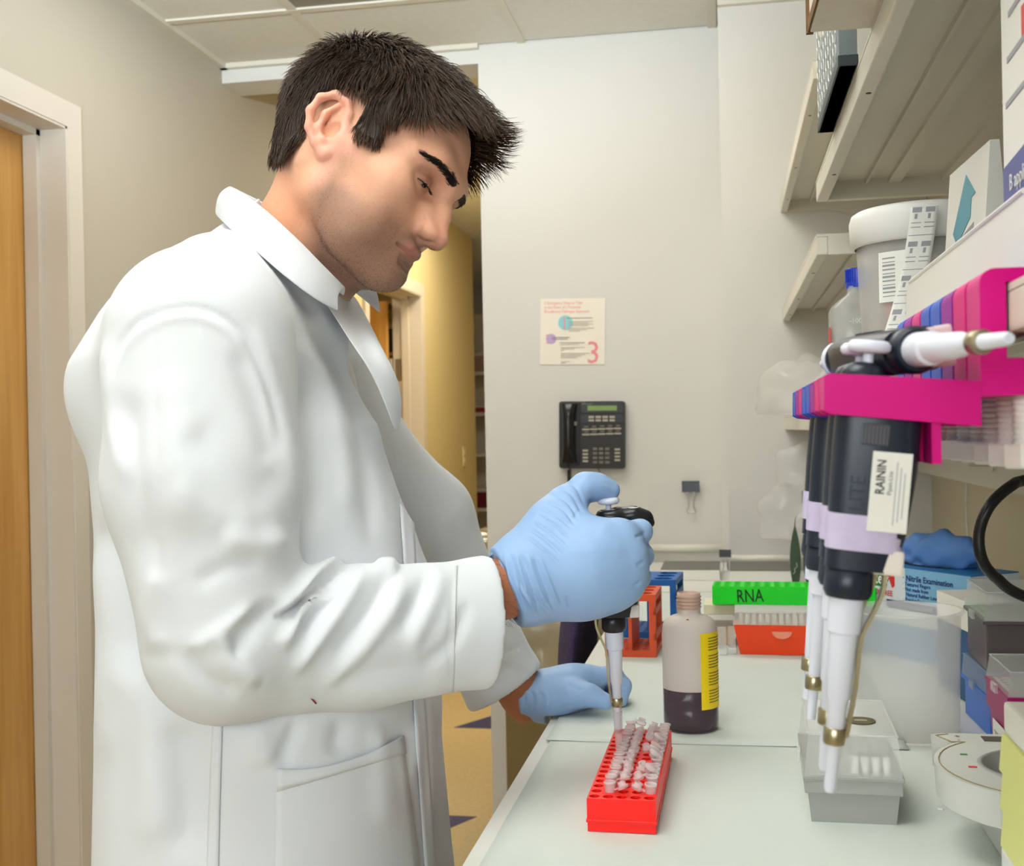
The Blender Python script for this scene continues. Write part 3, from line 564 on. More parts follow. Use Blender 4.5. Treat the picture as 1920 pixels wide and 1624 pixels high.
for q, ss in enumerate(('· Textured Fingers', '· Not made from', '   Natural Rubber Latex', '· Powder Free')): TX(ss, -0.006, 0.1195-q*0.0083, 0.0085, M_NAVY, 0.0001)
TX('C O S M E T O L O G Y', -0.042, 0.0820, 0.0105, M_WHITEP)
MB().prism([(0.06*math.cos(a), 0.052+0.024*math.sin(a)) for a in np.linspace(0, 6.2, 24)], 0.1484, 0.1488, 'z').build('opening', mat('dark_slot', (0.02, 0.02, 0.02), 0.7), gx)
def crumple(name, lab, loc, sx, sy, sz, m, seed, cat):
    rg = np.random.default_rng(seed); bm = bmesh.new(); bmesh.ops.create_icosphere(bm, subdivisions=4, radius=1.0); D = rg.normal(size=(26, 3)); D /= np.linalg.norm(D, axis=1)[:, None]; A = rg.uniform(-0.22, 0.30, 26)
    for v in bm.verts:
        p = np.array(v.co); s = 1+sum(a*max(0, d@p-0.55)*1.6 for a, d in zip(A, D)); s += 0.10*math.sin(9*p[0]+4*p[1])*math.sin(8*p[2])+0.10*math.sin(13*p[0]-6*p[2]+seed)*abs(p[2])
        q = p*s; v.co = (q[0]*sx, q[1]*sy, max(-0.30*sz, q[2]*sz)+0.30*sz)
    V = [v.co[:] for v in bm.verts]; Fc = [[v.index for v in f.verts] for f in bm.faces]; bm.free()
    o = newobj(name, V, Fc, m, None, True); o.location = loc; tag(o, lab, cat); return o
M_NIT = mat('blue_nitrile', srgb(92, 142, 214), 0.45, noise=0.06, nscale=40)
g1 = crumple('nitrile_glove', 'crumpled blue glove pulled halfway out of the glove carton', (0.330, 2.030, ZB+0.1495), 0.080, 0.030, 0.034, M_NIT, 11, 'glove'); g1.rotation_euler = (0, 0, math.radians(-50))
cb = thing('carton', 'dark blue carton with red and white label leaning beside the beaker', 'box', (0.331, 1.735, ZB+0.0005), math.radians(8))
MB().box(-0.026, 0.030, -0.065, 0.065, 0, 0.115, 0.0012).build('carton_body', mat('deep_blue_card', srgb(16, 84, 136), 0.5), cb)
MB().box(-0.0265, 0.0305, -0.0655, 0.0655, 0.098, 0.138, 0.0012).build('white_top', M_PAPERW, cb)
MB().box(-0.0268, 0.018, -0.0659, -0.0650, 0.080, 0.099).build('red_label', MATS['red_print'], cb); MB().box(-0.0266, 0.0306, -0.0658, -0.065, 0.130, 0.1345).build('grey_stripe', mat('slate_print', srgb(90, 104, 130), 0.5), cb)
text('lettering', 'Caution', 0.011, M_INK, cb, frame((-0.024, -0.0662, 0.1205), (1, 0, -0.1), (0.1, 0, 1)), 0.0001); text('lettering', 'size 2"', 0.012, M_INK, cb, frame((-0.022, -0.0662, 0.103), (1, 0, -0.1), (0.1, 0, 1)), 0.0001)
# --- small benchtop centrifuge with an overhanging round head
M_CF = mat('centrifuge_shell', srgb(214, 214, 206), 0.4)
cf = thing('mini_centrifuge', 'pale grey benchtop centrifuge with overhanging round head and dark rotor', 'centrifuge', (0.272, 1.085, ZB+0.0025))
def head_poly():
    P_ = [(-0.070, 0.118), (-0.083, 0.112), (-0.072, 0.088)]
    for a in np.linspace(125, 235, 14): P_.append((-0.010+0.086*math.cos(math.radians(a)), 0.008+0.098*math.sin(math.radians(a))))
    P_ += [(-0.060, -0.104), (-0.046, -0.128), (0.11, -0.128), (0.11, 0.118)]
    return P_
HP = head_poly(); HOLE = [(0.0+0.060*math.cos(a), 0.008+0.060*math.sin(a)) for a in np.linspace(0, 2*math.pi, 33)[:-1]]
def ring_plate(outer, inner, z, zin):
    """top face with a round opening, bridged by nearest angle"""
    bm = bmesh.new(); ov = [bm.verts.new((p[0], p[1], z)) for p in outer]; iv = [bm.verts.new((p[0], p[1], z)) for p in inner]
    e = [bm.edges.new((ov[i], ov[(i+1) % len(ov)])) for i in range(len(ov))]+[bm.edges.new((iv[i], iv[(i+1) % len(iv)])) for i in range(len(iv))]
    bmesh.ops.triangle_fill(bm, edges=e, use_beauty=True); bm.verts.index_update()
    V = [v.co[:] for v in bm.verts]; Fc = [[v.index for v in f.verts] for f in bm.faces]; bm.free(); return V, Fc
V, Fc = ring_plate(HP, HOLE, 0.076, 0.05)
hd = MB().add(V, Fc); n = len(HP); hd.add([(p[0], p[1], 0.076) for p in HP]+[(p[0]*0.985, p[1]*0.985, 0.046) for p in HP]+[(p[0]*0.80+0.02, p[1]*0.86, 0.032) for p in HP], [(i, (i+1) % n, n+(i+1) % n, n+i) for i in range(n)]+[(n+i, n+(i+1) % n, 2*n+(i+1) % n, 2*n+i) for i in range(n)]+[tuple(2*n+i for i in range(n))])
hd.build('head', M_CF, cf, auto=30)
MB().box(-0.046, 0.10, -0.124, 0.10, 0.0, 0.038, 0.003).build('pedestal', M_CF, cf)
MB().lathe([(0.060, 0.076), (0.0565, 0.0775), (0.0555, 0.076), (0.050, 0.048), (0.002, 0.046)], 40, (0.0, 0.008, 0), cap=False).build('bowl', mat('bowl_grey', srgb(178, 178, 176), 0.3), cf, True)
MB().lathe([(0.044, 0.050), (0.046, 0.056), (0.034, 0.066), (0.012, 0.064), (0.010, 0.072), (0.001, 0.073)], 32, (0.004, 0.006, 0)).build('rotor', mat('rotor_black', (0.02, 0.017, 0.02), 0.25), cf, True)
MB().tube([(p[0]*0.955, p[1]*0.955, 0.0762) for p in HP[:-2]], 0.0007, 6).build('top_seam', mat('seam_tan', srgb(150, 138, 104), 0.5), cf)
b_ = lambda nm, x, y, a, bb, m: MB().box(x-a, x+a, y-bb, y+bb, 0.076, 0.0768).build(nm, m, cf)
b_('display', -0.028, 0.098, 0.010, 0.0085, mat('display_dark', srgb(88, 82, 70), 0.25)); b_('green_mark', -0.066, 0.040, 0.003, 0.0015, mat('green_mark', srgb(80, 150, 70), 0.5)); b_('red_mark', -0.066, 0.000, 0.0035, 0.0018, mat('red_mark', srgb(220, 70, 70), 0.5))
for x, y, sss in ((-0.063, 0.100, '+'), (-0.063, 0.086, '-'), (-0.010, 0.102, 'min')): text('key_mark', sss, 0.010, M_INK, cf, frame((x, y, 0.0769), (1, 0, 0), (0, 1, 0)), 0.0001)
text('side_mark', 'E', 0.026, mat('grey_mark', srgb(120, 120, 116), 0.5), cf, frame((-0.0478, -0.1270, 0.050), (0.5, -0.87, 0), (0, 0, 1)), 0.0002, xs=0.5)
# --- yellow rack stack at the right margin
ys_ = thing('tip_rack_stack', 'stack of pale yellow tip racks with white top at the right edge', 'rack stack', (0.252, 0.86, ZB+0.0025))
M_YEL = mat('pale_yellow_plastic', srgb(232, 232, 140), 0.45); hh = 0.070
MB().box(-0.062, 0.062, -0.045, 0.045, 0, hh, 0.003).build('white_base', M_WHITEP, ys_)
for k in range(3): MB().frustum((-0.062, 0.062, -0.045, 0.045), (-0.060, 0.060, -0.043, 0.043), hh+k*0.0275, hh+0.027+k*0.0275).build('yellow_tray', M_YEL, ys_)
MB().box(-0.059, 0.059, -0.042, 0.042, hh+0.0825, hh+0.106, 0.003).build('white_lid', mat('milky_lid', srgb(236, 234, 220), 0.4), ys_)
# --- black cable with pale plug
cp = [onY(*p, Y) for p, Y in (((1935, 898), 1.36), ((1895, 912), 1.34), ((1855, 950), 1.33), ((1836, 1000), 1.33), ((1842, 1050), 1.33), ((1870, 1085), 1.34), ((1930, 1122), 1.36))]
cp = [np.array((0.470, 1.42, 1.26)), np.array((0.43, 1.38, 1.245))]+cp+[np.array((0.455, 1.41, 1.05)), np.array((0.486, 1.44, 0.98)), np.array((0.500, 1.42, 0.94)), np.array((0.504, 1.36, ZB+0.0085)), np.array((0.506, 1.28, ZB+0.0072)), np.array((0.506, 1.15, ZB+0.0072)), np.array((0.506, 0.9, ZB+0.0072))]
cbl = thing('power_cable', 'thick black cable looping from the duct down behind the tip boxes', 'cable', tuple(cp[-1]-np.array((0, 0, 0.0063))))
L0 = np.array(cbl.location)
MB().tube([p-L0 for p in spline(cp, 10)], 0.0062, 12).build('cord', mat('cable_black', (0.012, 0.012, 0.013), 0.25), cbl, True)
q = cp[2]-L0; MB().tube([q+np.array((0.05, 0.03, 0.004)), q+np.array((0.01, 0.004, 0.002)), q], [0.011, 0.010, 0.008], 12).build('plug_sleeve', mat('sleeve_grey', srgb(190, 194, 186), 0.4), cbl, True)
# --- crumb on the bench
for x, y, k in ((1763, 1519, 'upper'), (1700, 1320, 'far')):
    p = onZ(x, y, ZL); o = MB().box(-0.003, 0.003, -0.0015, 0.0015, 0, 0.002, 0.0008).build('paper_crumb', M_PAPERW); o.location = p; o.rotation_euler = (0, 0, -0.4); tag(o, 'tiny white scrap lying on the bench liner near the grey box' if k == 'upper' else 'tiny white scrap on the bench beside the beaker', 'scrap')
# ================================================================ pipette holders clamped to the near shelf
M_MGT = mat('magenta_holder', srgb(214, 0, 128), 0.35, spec=0.2); M_PK = mat('pink_holder', srgb(222, 8, 128), 0.4, spec=0.2); M_BLH = mat('blue_holder', srgb(8, 84, 196), 0.35, spec=0.2); M_PUR = mat('violet_holder', srgb(150, 16, 150), 0.4, spec=0.2)
M_NYL = mat('nylon_bolt', srgb(238, 228, 220), 0.4)
HY0, HP_ = 0.667, 0.040
def holder(lab, y, m, arm=True):
    t = thing('pipette_holder', lab, 'pipette holder', (0.147, y+0.018, 1.365), 0, 'pipette holders clamped on the shelf'); w_ = 0.0175
    prof = [(0.052, 0.0008), (0.052, 0.0085)]+[( -0.006+0.008*math.cos(a)+0.002, 0.0005+0.008*math.sin(a)) for a in np.linspace(math.pi/2, math.pi, 6)]+[(-0.012, -0.060), (0.052, -0.060), (0.052, -0.040), (0.0015, -0.040), (0.0015, 0.0008)]
    MB().prism(prof, -w_, w_, 'y').build('clamp', m, t)
    # fork arm: two cheeks, a nose and a cross web
    for s in (-1, 1): MB().prism([(-0.094, -0.047), (-0.091, -0.0455), (-0.0122, -0.052), (-0.0122, -0.0765), (-0.091, -0.0680), (-0.0945, -0.066)], s*w_-(0.003 if s > 0 else 0), s*w_+(0 if s > 0 else 0.003), 'y').build('arm_cheek', m, t)
    MB().box(-0.0940, -0.088, -w_+0.003, w_-0.003, -0.0655, -0.0480).build('arm_nose', m, t)
    MB().box(-0.0375, -0.0325, -w_+0.003, w_-0.003, -0.0965, -0.052).build('rear_web', m, t)
    b = MB(); pr = [(0.0065, -0.042)]
    for k in range(12): pr += [(0.0066, -0.046-k*0.0033), (0.0080, -0.0476-k*0.0033), (0.0066, -0.0492-k*0.0033)]
    bo = b.lathe(pr, 18, (0.015, 0, -0.002), cap=True).build('clamp_bolt', M_NYL, t, True)
    MB().lathe([(0.0115, -0.100), (0.0122, -0.0985), (0.0122, -0.0880), (0.0115, -0.0865)], 6, (0.015, 0, 0)).build('bolt_head', M_NYL, bo)
    return t
cols = [(M_MGT, 'magenta'), (M_PK, 'pink'), (M_PUR, 'violet'), (M_BLH, 'blue'), (M_BLH, 'blue'), (M_MGT, 'magenta'), (M_PUR, 'violet'), (M_BLH, 'blue')]
nth = ['nearest', 'second nearest', 'third nearest', 'fourth nearest', 'fifth nearest', 'third farthest', 'second farthest', 'farthest']
for k, (m, c) in enumerate(cols): holder('%s pipette holder, %s of the row clamped on the shelf' % (c, nth[k]), HY0+k*HP_, m)
# ---------------------------------------------------------------- pipettes
M_NB = mat('navy_black_plastic', srgb(30, 38, 52), 0.32); M_WN = mat('nozzle_white', srgb(228, 230, 242), 0.35); M_LIL = mat('lilac_tape', srgb(206, 194, 224), 0.6, noise=0.08, nscale=120); M_EJ = mat('ejector_steel', (0.42, 0.37, 0.24), 0.3, 1.0)
M_BLK = mat('black_handle', (0.014, 0.014, 0.016), 0.28)
def xprism(mb, sec, zs, n=20):
    """superellipse sections (cx, cy, ax, ay) at heights zs"""
    V = []; m = len(zs)
    for (cx, cy, ax, ay), z in zip(sec, zs):
        for k in range(n):
            a = 2*math.pi*k/n; c, s = math.cos(a), math.sin(a)
            V.append((cx+ax*math.copysign(abs(c)**0.62, c), cy+ay*math.copysign(abs(s)**0.62, s), z))
    F_ = [(i*n+k, i*n+(k+1) % n, (i+1)*n+(k+1) % n, (i+1)*n+k) for i in range(m-1) for k in range(n)]+[tuple(range(n)), tuple((m-1)*n+k for k in range(n))]
    return mb.add(V, F_)
def pipette(lab, thin=False, label=True, tape=True):
    t = thing('pipette', lab, 'pipette', (0, 0, 0), 0, 'pipettes hanging in the holders')
    xprism(MB(), [(0.0, 0, 0.0125, 0.012), (0.006, 0, 0.020, 0.0135), (0.008, 0, 0.0235, 0.014), (0.008, 0, 0.0235, 0.014), (0.007, 0, 0.0215, 0.0135), (0.005, 0, 0.0190, 0.013)], [-0.008, -0.014, -0.030, -0.060, -0.095, -0.117]).build('handle', M_NB, t, auto=45)
    MB().lathe([(0.0118, -0.117), (0.0132, -0.1185), (0.0136, -0.130), (0.0118, -0.1335)], 28).build('collar_nut', M_NB, t, auto=45)
    w_ = MB().box(-0.0015, 0.0135, -0.0146, -0.0135, -0.0470, -0.0350, 0.001).build('volume_window', mat('window_grey', srgb(88, 84, 92), 0.2), t)
    for k in range(7): MB().box(-0.0010+k*0.002, -0.0002+k*0.002, -0.0149, -0.0145, -0.046, -0.036).build('window_rib', M_NB, w_)
    MB().lathe([(0.0030, -0.010), (0.0030, 0.004), (0.0105, 0.0045), (0.0120, 0.0065), (0.0120, 0.0090), (0.0100, 0.0112), (0.001, 0.0118)], 24).build('plunger_button', M_WN, t, auto=50)
    MB().lathe([(0.0085, -0.012), (0.0085, -0.004), (0.0068, -0.002)], 20).build('plunger_seat', M_NB, t, auto=40)
    # finger hook reaching back over the handle
    MB().lathe([(0.0001, -0.0005), (0.006, -0.0012), (0.0105, -0.0035), (0.0125, -0.008), (0.0125, -0.014)][::-1], 24, (-0.002, 0.0, 0.0)).build('finger_hook', M_NB, t, True)
    if tape: xprism(MB(), [(0.0065, 0, 0.0222, 0.0142), (0.0058, 0, 0.0206, 0.0138)], [-0.086, -0.106]).build('lilac_tape', M_LIL, t, auto=45)
    MB().box(0.011, 0.0275, -0.012, 0.012, -0.118, -0.104, 0.002).build('ejector_block', M_NYL, t)
    k = 0.68 if thin else 1.0
    if thin: pr = [(0.0098, -0.1335), (0.0092, -0.150), (0.0062, -0.1515), (0.0045, -0.205), (0.0035, -0.212), (0.0030, -0.238)]
    else: pr = [(0.0098, -0.1335), (0.0094, -0.153), (0.0078, -0.1545), (0.0068, -0.190), (0.0056, -0.192), (0.0048, -0.216), (0.0040, -0.217), (0.0034, -0.242), (0.0026, -0.2445)]
    MB().lathe(pr, 24).build('nozzle', M_WN, t, auto=40)
    e = MB(); P_ = spline([(0.019, 0, -0.112), (0.0190, 0, -0.128), (0.0145, 0, -0.142), (0.0095 if not thin else 0.008, 0, -0.157), (0.0088 if not thin else 0.0066, 0, -0.185), (0.0062 if not thin else 0.0050, 0, -0.212)], 8); V = []
    n = len(P_)
    for p in P_: V += [(p[0]-0.0011, -0.0034, p[2]), (p[0]+0.0011, -0.0034, p[2]), (p[0]+0.0011, 0.0034, p[2]), (p[0]-0.0011, 0.0034, p[2])]
    e.add(V, [(4*i+k2, 4*i+(k2+1) % 4, 4*i+4+(k2+1) % 4, 4*i+4+k2) for i in range(n-1) for k2 in range(4)]+[(0, 1, 2, 3), tuple(4*(n-1)+q for q in range(4))])
    ej = e.build('ejector_arm', M_EJ, t)
    MB().lathe([(0.0058, -0.217), (0.0062, -0.216), (0.0064, -0.208), (0.0060, -0.2075)], 18).build('ejector_ring', M_EJ, ej, auto=40)
    if label:
        lb = MB().box(0.0055, 0.0265, -0.0152, -0.0143, -0.094, -0.050).build('sticker', M_PAPERW, t)
        text('lettering', 'RAININ', 0.0068, M_INK, lb, frame((0.0128, -0.0154, -0.0735), (0, 0, 1), (-1, 0, 0)), 0.00005, 'LEFT', 0.85, 0.0001)
        text('lettering', 'Pipet-Lite', 0.0034, mat('sticker_ink', (0.12, 0.12, 0.12), 0.6), lb, frame((0.0168, -0.0154, -0.0735), (0, 0, 1), (-1, 0, 0)), 0.00005)
        for q in range(3): MB().box(0.0186+q*0.0022, 0.0192+q*0.0022, -0.01535, -0.0152, -0.090+q*0.002, -0.055-q*0.003).build('text_line', mat('faint_ink', (0.45, 0.45, 0.45), 0.6), lb)
        text('embossed_lettering', 'LITE', 0.012, mat('emboss_navy', srgb(44, 54, 70), 0.25), t, frame((0.0030, -0.0143, -0.084), (0, 0, 1), (-1, 0, 0)), 0.0004, 'LEFT', 0.9)
    return t
p1 = pipette('nearest hanging pipette with white sticker and lilac tape'); p2 = pipette('thin-nozzled pipette', True, False)
def hang(p, k, lab, dx=0.0, dz=0.0):
    p.location = (0.0785+dx, HY0+k*HP_+0.0178, 1.3265+dz); p.rotation_euler = (0, 0.105, 0); p['label'] = lab
hang(p1, 0, 'nearest hanging pipette with white sticker and lilac tape')
c = copy_tree(p1); hang(c, 1, 'hanging pipette right behind the one with the white sticker', 0.000, 0.001)
hang(p2, 4, 'hanging thin-nozzled pipette, second from the far end', 0.000, -0.004); c = copy_tree(p2); hang(c, 5, 'farthest hanging pipette with a thin white nozzle', 0.000, 0.001)
c = pipette('pipette lying across the tops of the holders, nozzle towards the front', False, False, False); c['group'] = ''; del c['group']
a_, b_ = Vector((0.0768, 0.8125, 1.3350)), Vector((0.1285, 0.575, 1.3290)); zax = (a_-b_).normalized(); xax = Vector((1, 0, 0.12)); xax = (xax-zax*xax.dot(zax)).normalized(); yax = zax.cross(xax)
c.matrix_world = Matrix(((xax.x, yax.x, zax.x, a_.x), (xax.y, yax.y, zax.y, a_.y), (xax.z, yax.z, zax.z, a_.z), (0, 0, 0, 1)))
# ================================================================ things on the near shelf
ZS = 1.3655
tr = thing('shelf_bin', 'white rounded plastic bin along the near shelf edge', 'bin', (0.30, 1.04, ZS))
def rr_panel(mb, x0, x1, y0, y1, z0, z1, r):
    pts = [(y0, z0), (y1, z0)]+[(y1-r+r*math.cos(a), z1-r+r*math.sin(a)) for a in np.linspace(0, math.pi/2, 8)]+[(y0+r+r*math.cos(a), z1-r+r*math.sin(a)) for a in np.linspace(math.pi/2, math.pi, 8)]
    return mb.prism(pts, x0, x1, 'x')
for x in (-0.110, 0.13): rr_panel(MB(), x, x+0.003, -0.27, 0.27, 0, 0.073, 0.030).build('long_wall', M_WHITEP, tr, auto=40)
for y in (-0.27, 0.267): MB().box(-0.107, 0.13, y, y+0.003, 0, 0.048).build('end_wall', M_WHITEP, tr)
MB().box(-0.107, 0.13, -0.267, 0.267, 0, 0.003).build('bin_floor', M_WHITEP, tr)
MB().tube([(-0.1095, y, z+0.0005) for y, z in [(-0.24, 0.073), (0.24, 0.073)]], 0.0022, 8).build('rim_bead', M_WHITEP, tr)
bu = thing('lidded_bucket', 'hazy plastic bucket with wide white lid on the near shelf', 'bucket', (0.226, 1.420, ZS))
MB().lathe([(0.066, 0.001), (0.068, 0.004), (0.0745, 0.150), (0.072, 0.150), (0.066, 0.006), (0.001, 0.005)], 48, cap=False).build('bucket_wall', mat('bucket_plastic', (0.92, 0.89, 0.84), 0.4, alpha=0.30), bu, True)
MB().lathe([(0.0755, 0.130), (0.0805, 0.132), (0.0815, 0.160), (0.0790, 0.168), (0.0740, 0.171), (0.001, 0.171)], 48, cap=False).build('lid', M_WHITEP, bu, True)
MB().grid([[(0.0746*math.cos(math.radians(a)), 0.0746*math.sin(math.radians(a)), z) for a in np.linspace(222, 262, 8)] for z in (0.062, 0.118)]).build('barcode_label', M_PAPERW, bu, True)
for q in range(11): MB().grid([[(0.0749*math.cos(math.radians(a)), 0.0749*math.sin(math.radians(a)), z) for a in np.linspace(226, 238, 4)] for z in (0.068+q*0.0042, 0.0690+q*0.0042+(q % 3)*0.0006)]).build('bar', mat('faded_bar_ink', (0.3, 0.3, 0.31), 0.6), bu)
for k, (x, y, z, a) in enumerate(((-0.028, -0.036, 0.050, 0.15), (-0.030, -0.034, 0.020, -0.2), (0.03, 0.0, 0.022, 1.1), (0.02, 0.012, 0.050, 2.0))):
    t = thing('capped_vial', ('upper front', 'lower front', 'lower rear', 'upper rear')[k]+' red-capped white vial lying inside the lidded bucket', 'vial', (0.226+x, 1.420+y, ZS+z-0.012), a, 'vials in the bucket')
    MB().lathe([(0.012, 0.0), (0.0135, 0.002), (0.0135, 0.030), (0.012, 0.031)], 20, (0, 0, 0.0136), axis='x').build('vial_body', M_PAPERW, t, auto=40); MB().lathe([(0.0150, -0.016), (0.0155, -0.014), (0.0155, -0.001), (0.0145, 0.0)], 20, (0, 0, 0.0136), axis='x').build('cap', mat('red_cap', srgb(204, 60, 60), 0.4), t, auto=40)
# square media bottle with blue cap
M_PET = mat('clear_pet', (0.86, 0.87, 0.84), 0.12, alpha=0.34, spec=0.7); M_BCAP = mat('blue_cap', srgb(20, 56, 190), 0.35)
mbt = thing('media_bottle', 'square clear bottle with ribbed blue cap beside the lidded bucket', 'bottle', (0.192, 1.760, ZS))
xprism(MB(), [(0, 0, 0.042, 0.042), (0, 0, 0.044, 0.044), (0, 0, 0.044, 0.044), (0, 0, 0.040, 0.040), (0, 0, 0.020, 0.020), (0, 0, 0.0175, 0.0175), (0, 0, 0.0175, 0.0175)], [0, 0.003, 0.090, 0.098, 0.114, 0.118, 0.126], 40).build('bottle_wall', M_PET, mbt, auto=50)
cp_ = [(0.0195, 0.124), (0.0195, 0.131), (0.0192, 0.132), (0.0192, 0.150), (0.0178, 0.152), (0.001, 0.152)]
cpo = MB().lathe(cp_, 36).build('cap', M_BCAP, mbt, auto=40)
for k in range(30): a = 2*math.pi*k/30; MB().box(-0.0006, 0.0006, 0.019, 0.0201, 0.132, 0.1505).build('cap_rib', M_BCAP, cpo).rotation_euler = (0, 0, a)
MB().box(-0.0447, -0.0440, -0.030, 0.002, 0.045, 0.066).build('red_print', MATS['red_print'], mbt); text('volume_mark', '-1000', 0.010, M_PAPERW, mbt, frame((-0.020, -0.0446, 0.070), (1, 0, 0), (0, 0, 1)), 0.0001)
# small bottle with black cap just in front
t = thing('dropper_bottle', 'small clear bottle with black cap between media bottle and bucket', 'bottle', (0.213, 1.615, ZS))
MB().lathe([(0.017, 0), (0.018, 0.002), (0.018, 0.040), (0.012, 0.048), (0.009, 0.050), (0.009, 0.056)], 24).build('bottle_wall', M_PET, t, auto=45); MB().lathe([(0.0105, 0.054), (0.0105, 0.070), (0.0090, 0.071)], 20).build('cap', M_BLK, t, auto=45); MB().lathe([(0.0107, 0.053), (0.0107, 0.056)], 20).build('red_band', MATS['red_print'], t)
# label strip standing between bin and bucket
st = thing('label_strip', 'curling strip of printed white labels leaning on the bucket lid', 'label strip', (0.185, 1.325, ZS))
def strip_pt(u, v): # u across 0..1, v up 0..1
    x = -0.022+0.034*v+0.028*u+0.006*math.sin(3*v); return (x, 0.002-0.002*u+0.012*v*v-0.02*v+0.006*math.sin(4*v), 0.006+0.152*v)
so = MB().grid([[strip_pt(u/6, v/20) for u in range(7)] for v in range(21)]).build('strip_paper', M_PAPERW, st, True); so.modifiers.new('thick', 'SOLIDIFY').thickness = 0.0003
def on_strip(u0, u1, v0, v1, m, nm, d=0.0005): MB().grid([[(lambda p: (p[0], p[1]-d, p[2]))(strip_pt(u, v)) for u in np.linspace(u0, u1, 4)] for v in np.linspace(v0, v1, 3)]).build(nm, m, st)
M_GINK = mat('grey_ink', (0.34, 0.34, 0.36), 0.6)
for r in range(4):
    for cc in range(2):
        u0 = 0.08+cc*0.48; v0 = 0.10+r*0.235
        on_strip(u0, u0+0.34, v0+0.155, v0+0.190, M_GINK, 'printed_title'); on_strip(u0+0.1, u0+0.2, v0+0.11, v0+0.145, M_GINK, 'printed_mark')
        for q in range(2): on_strip(u0, u0+0.36, v0+0.05+q*0.03, v0+0.056+q*0.03, M_GINK, 'printed_line')
    on_strip(0.04, 0.96, 0.095+r*0.235, 0.100+r*0.235, M_GINK, 'rule')
# pouch with blue arrow
ev = thing('product_pouch', 'white printed pouch with blue arrow standing in the shelf bin', 'packet', (0.236, 1.215, ZS+0.0035), math.radians(3))
MB().frustum((-0.010, 0.026, -0.072, 0.085), (-0.004, 0.004, -0.100, 0.050), 0, 0.176).build('pouch_body', M_PAPERW, ev)
def pf(y, z, d=0.0006): # point on the sloping left face
    s = z/0.176; return (-0.010+0.006*s-d, y-0.03*s, z)
def ponf(poly, m, nm): MB().add([pf(*q) for q in poly]+[pf(q[0], q[1], 0.0001) for q in poly], [tuple(range(len(poly))), tuple(range(2*len(poly)-1, len(poly)-1, -1))]+[(i, (i+1) % len(poly), len(poly)+(i+1) % len(poly), len(poly)+i) for i in range(len(poly))]).build(nm, m, ev)
ponf([(0.050, 0.112), (0.010, 0.162), (-0.030, 0.138), (-0.016, 0.136), (-0.016, 0.118), (0.030, 0.098)], mat('arrow_blue', srgb(92, 160, 178), 0.5), 'blue_arrow')
for q in range(3): ponf([(0.045-q*0.004, 0.094-q*0.011), (-0.030+q*0.008, 0.106-q*0.011), (-0.030+q*0.008, 0.111-q*0.011), (0.045-q*0.004, 0.099-q*0.011)], M_GINK, 'printed_line')
for q in range(6): ponf([(0.035-q*0.009, 0.050), (0.031-q*0.009, 0.050), (0.031-q*0.009, 0.064), (0.035-q*0.009, 0.064)], M_GINK, 'bar')
# tall printed carton on the bin, front post
bx_ = thing('printed_carton', 'white carton with grey print and slanted blue band at the right edge', 'carton', (0.235, 0.765, 1.4402))
MB().box(-0.038, 0.055, -0.12, 0.120, 0.0, 0.245, 0.001).build('carton_body', M_PAPERW, bx_)
def bf(poly, m, nm): MB().prism(poly, -0.0386, -0.0379, 'x').build(nm, m, bx_)
bf([(-0.115, 0.010), (0.119, 0.004), (0.119, 0.030), (-0.115, 0.045)], mat('slate_blue_print', srgb(84, 92, 150), 0.5), 'blue_band')
text('lettering', 'B applied', 0.016, M_PAPERW, bx_, frame((-0.0390, 0.100, 0.011), (0, -1, 0), (0, 0, 1)), 0.0001)
for q in range(5): bf([(0.108-q*0.006, 0.070+q*0.030), (0.030-q*0.003, 0.072+q*0.030), (0.030-q*0.003, 0.076+q*0.030), (0.108-q*0.006, 0.074+q*0.030)], M_GINK, 'printed_line')
bf([(0.060, 0.105), (0.045, 0.105), (0.045, 0.125), (0.060, 0.125)], MATS['red_print'], 'red_mark')
po = thing('shelf_post', 'cream front post at the near end of the shelves', 'post', (0.153, 0.560, 1.3395)); MB().box(-0.010, 0.010, -0.008, 0.008, 0, 0.56, 0.002).build('post_channel', M_SHELF, po); MB().box(-0.014, 0.014, -0.009, 0.009, 0.0, 0.024, 0.001).build('post_foot', M_SHELF, po)
# cardboard box and patterned notebook on the large shelf
cbx = thing('cardboard_box', 'worn cream cardboard box overhanging the large shelf', 'box', (0.225, 0.97, 1.6905), math.radians(1.5))
MB().box(-0.128, 0.14, -0.26, 0.262, 0.0, 0.22, 0.002).build('box_body', mat('cream_card', srgb(222, 212, 194), 0.7, noise=0.06, nscale=25), cbx)
MB().prism([(-0.131, 0.0), (-0.124, -0.0), (-0.120, 0.05), (-0.126, 0.12), (-0.131, 0.22)], 0.2625, 0.268, 'y').build('torn_flap', mat('kraft_core', srgb(120, 86, 52), 0.9, noise=0.3, nscale=80), cbx)
MB().box(-0.1300, -0.1282, -0.26, 0.262, 0.0008, 0.012).build('frayed_edge', MATS['kraft_core'], cbx)
nb = thing('notebook', 'grey-blue notebook with white wavy stitched lines and dark spine on the large shelf', 'notebook', (0.146, 1.50, 1.6905))
MB().box(-0.016, 0.004, -0.150, 0.150, 0.0, 0.225, 0.001).build('covers', mat('slate_cover', srgb(120, 130, 136), 0.6, noise=0.06, nscale=60), nb)
MB().box(-0.0172, 0.0050, -0.1512, 0.1512, -0.0, 0.012, 0.001).build('spine', mat('spine_dark', srgb(48, 60, 66), 0.5), nb)
for k in range(9):
    y = 0.135-k*0.032; MB().tube([(-0.0165, y+0.004*math.sin(q*1.9+k), 0.018+q*0.0055) for q in range(37)], 0.0009, 5).build('stitched_line', M_PAPERW, nb)
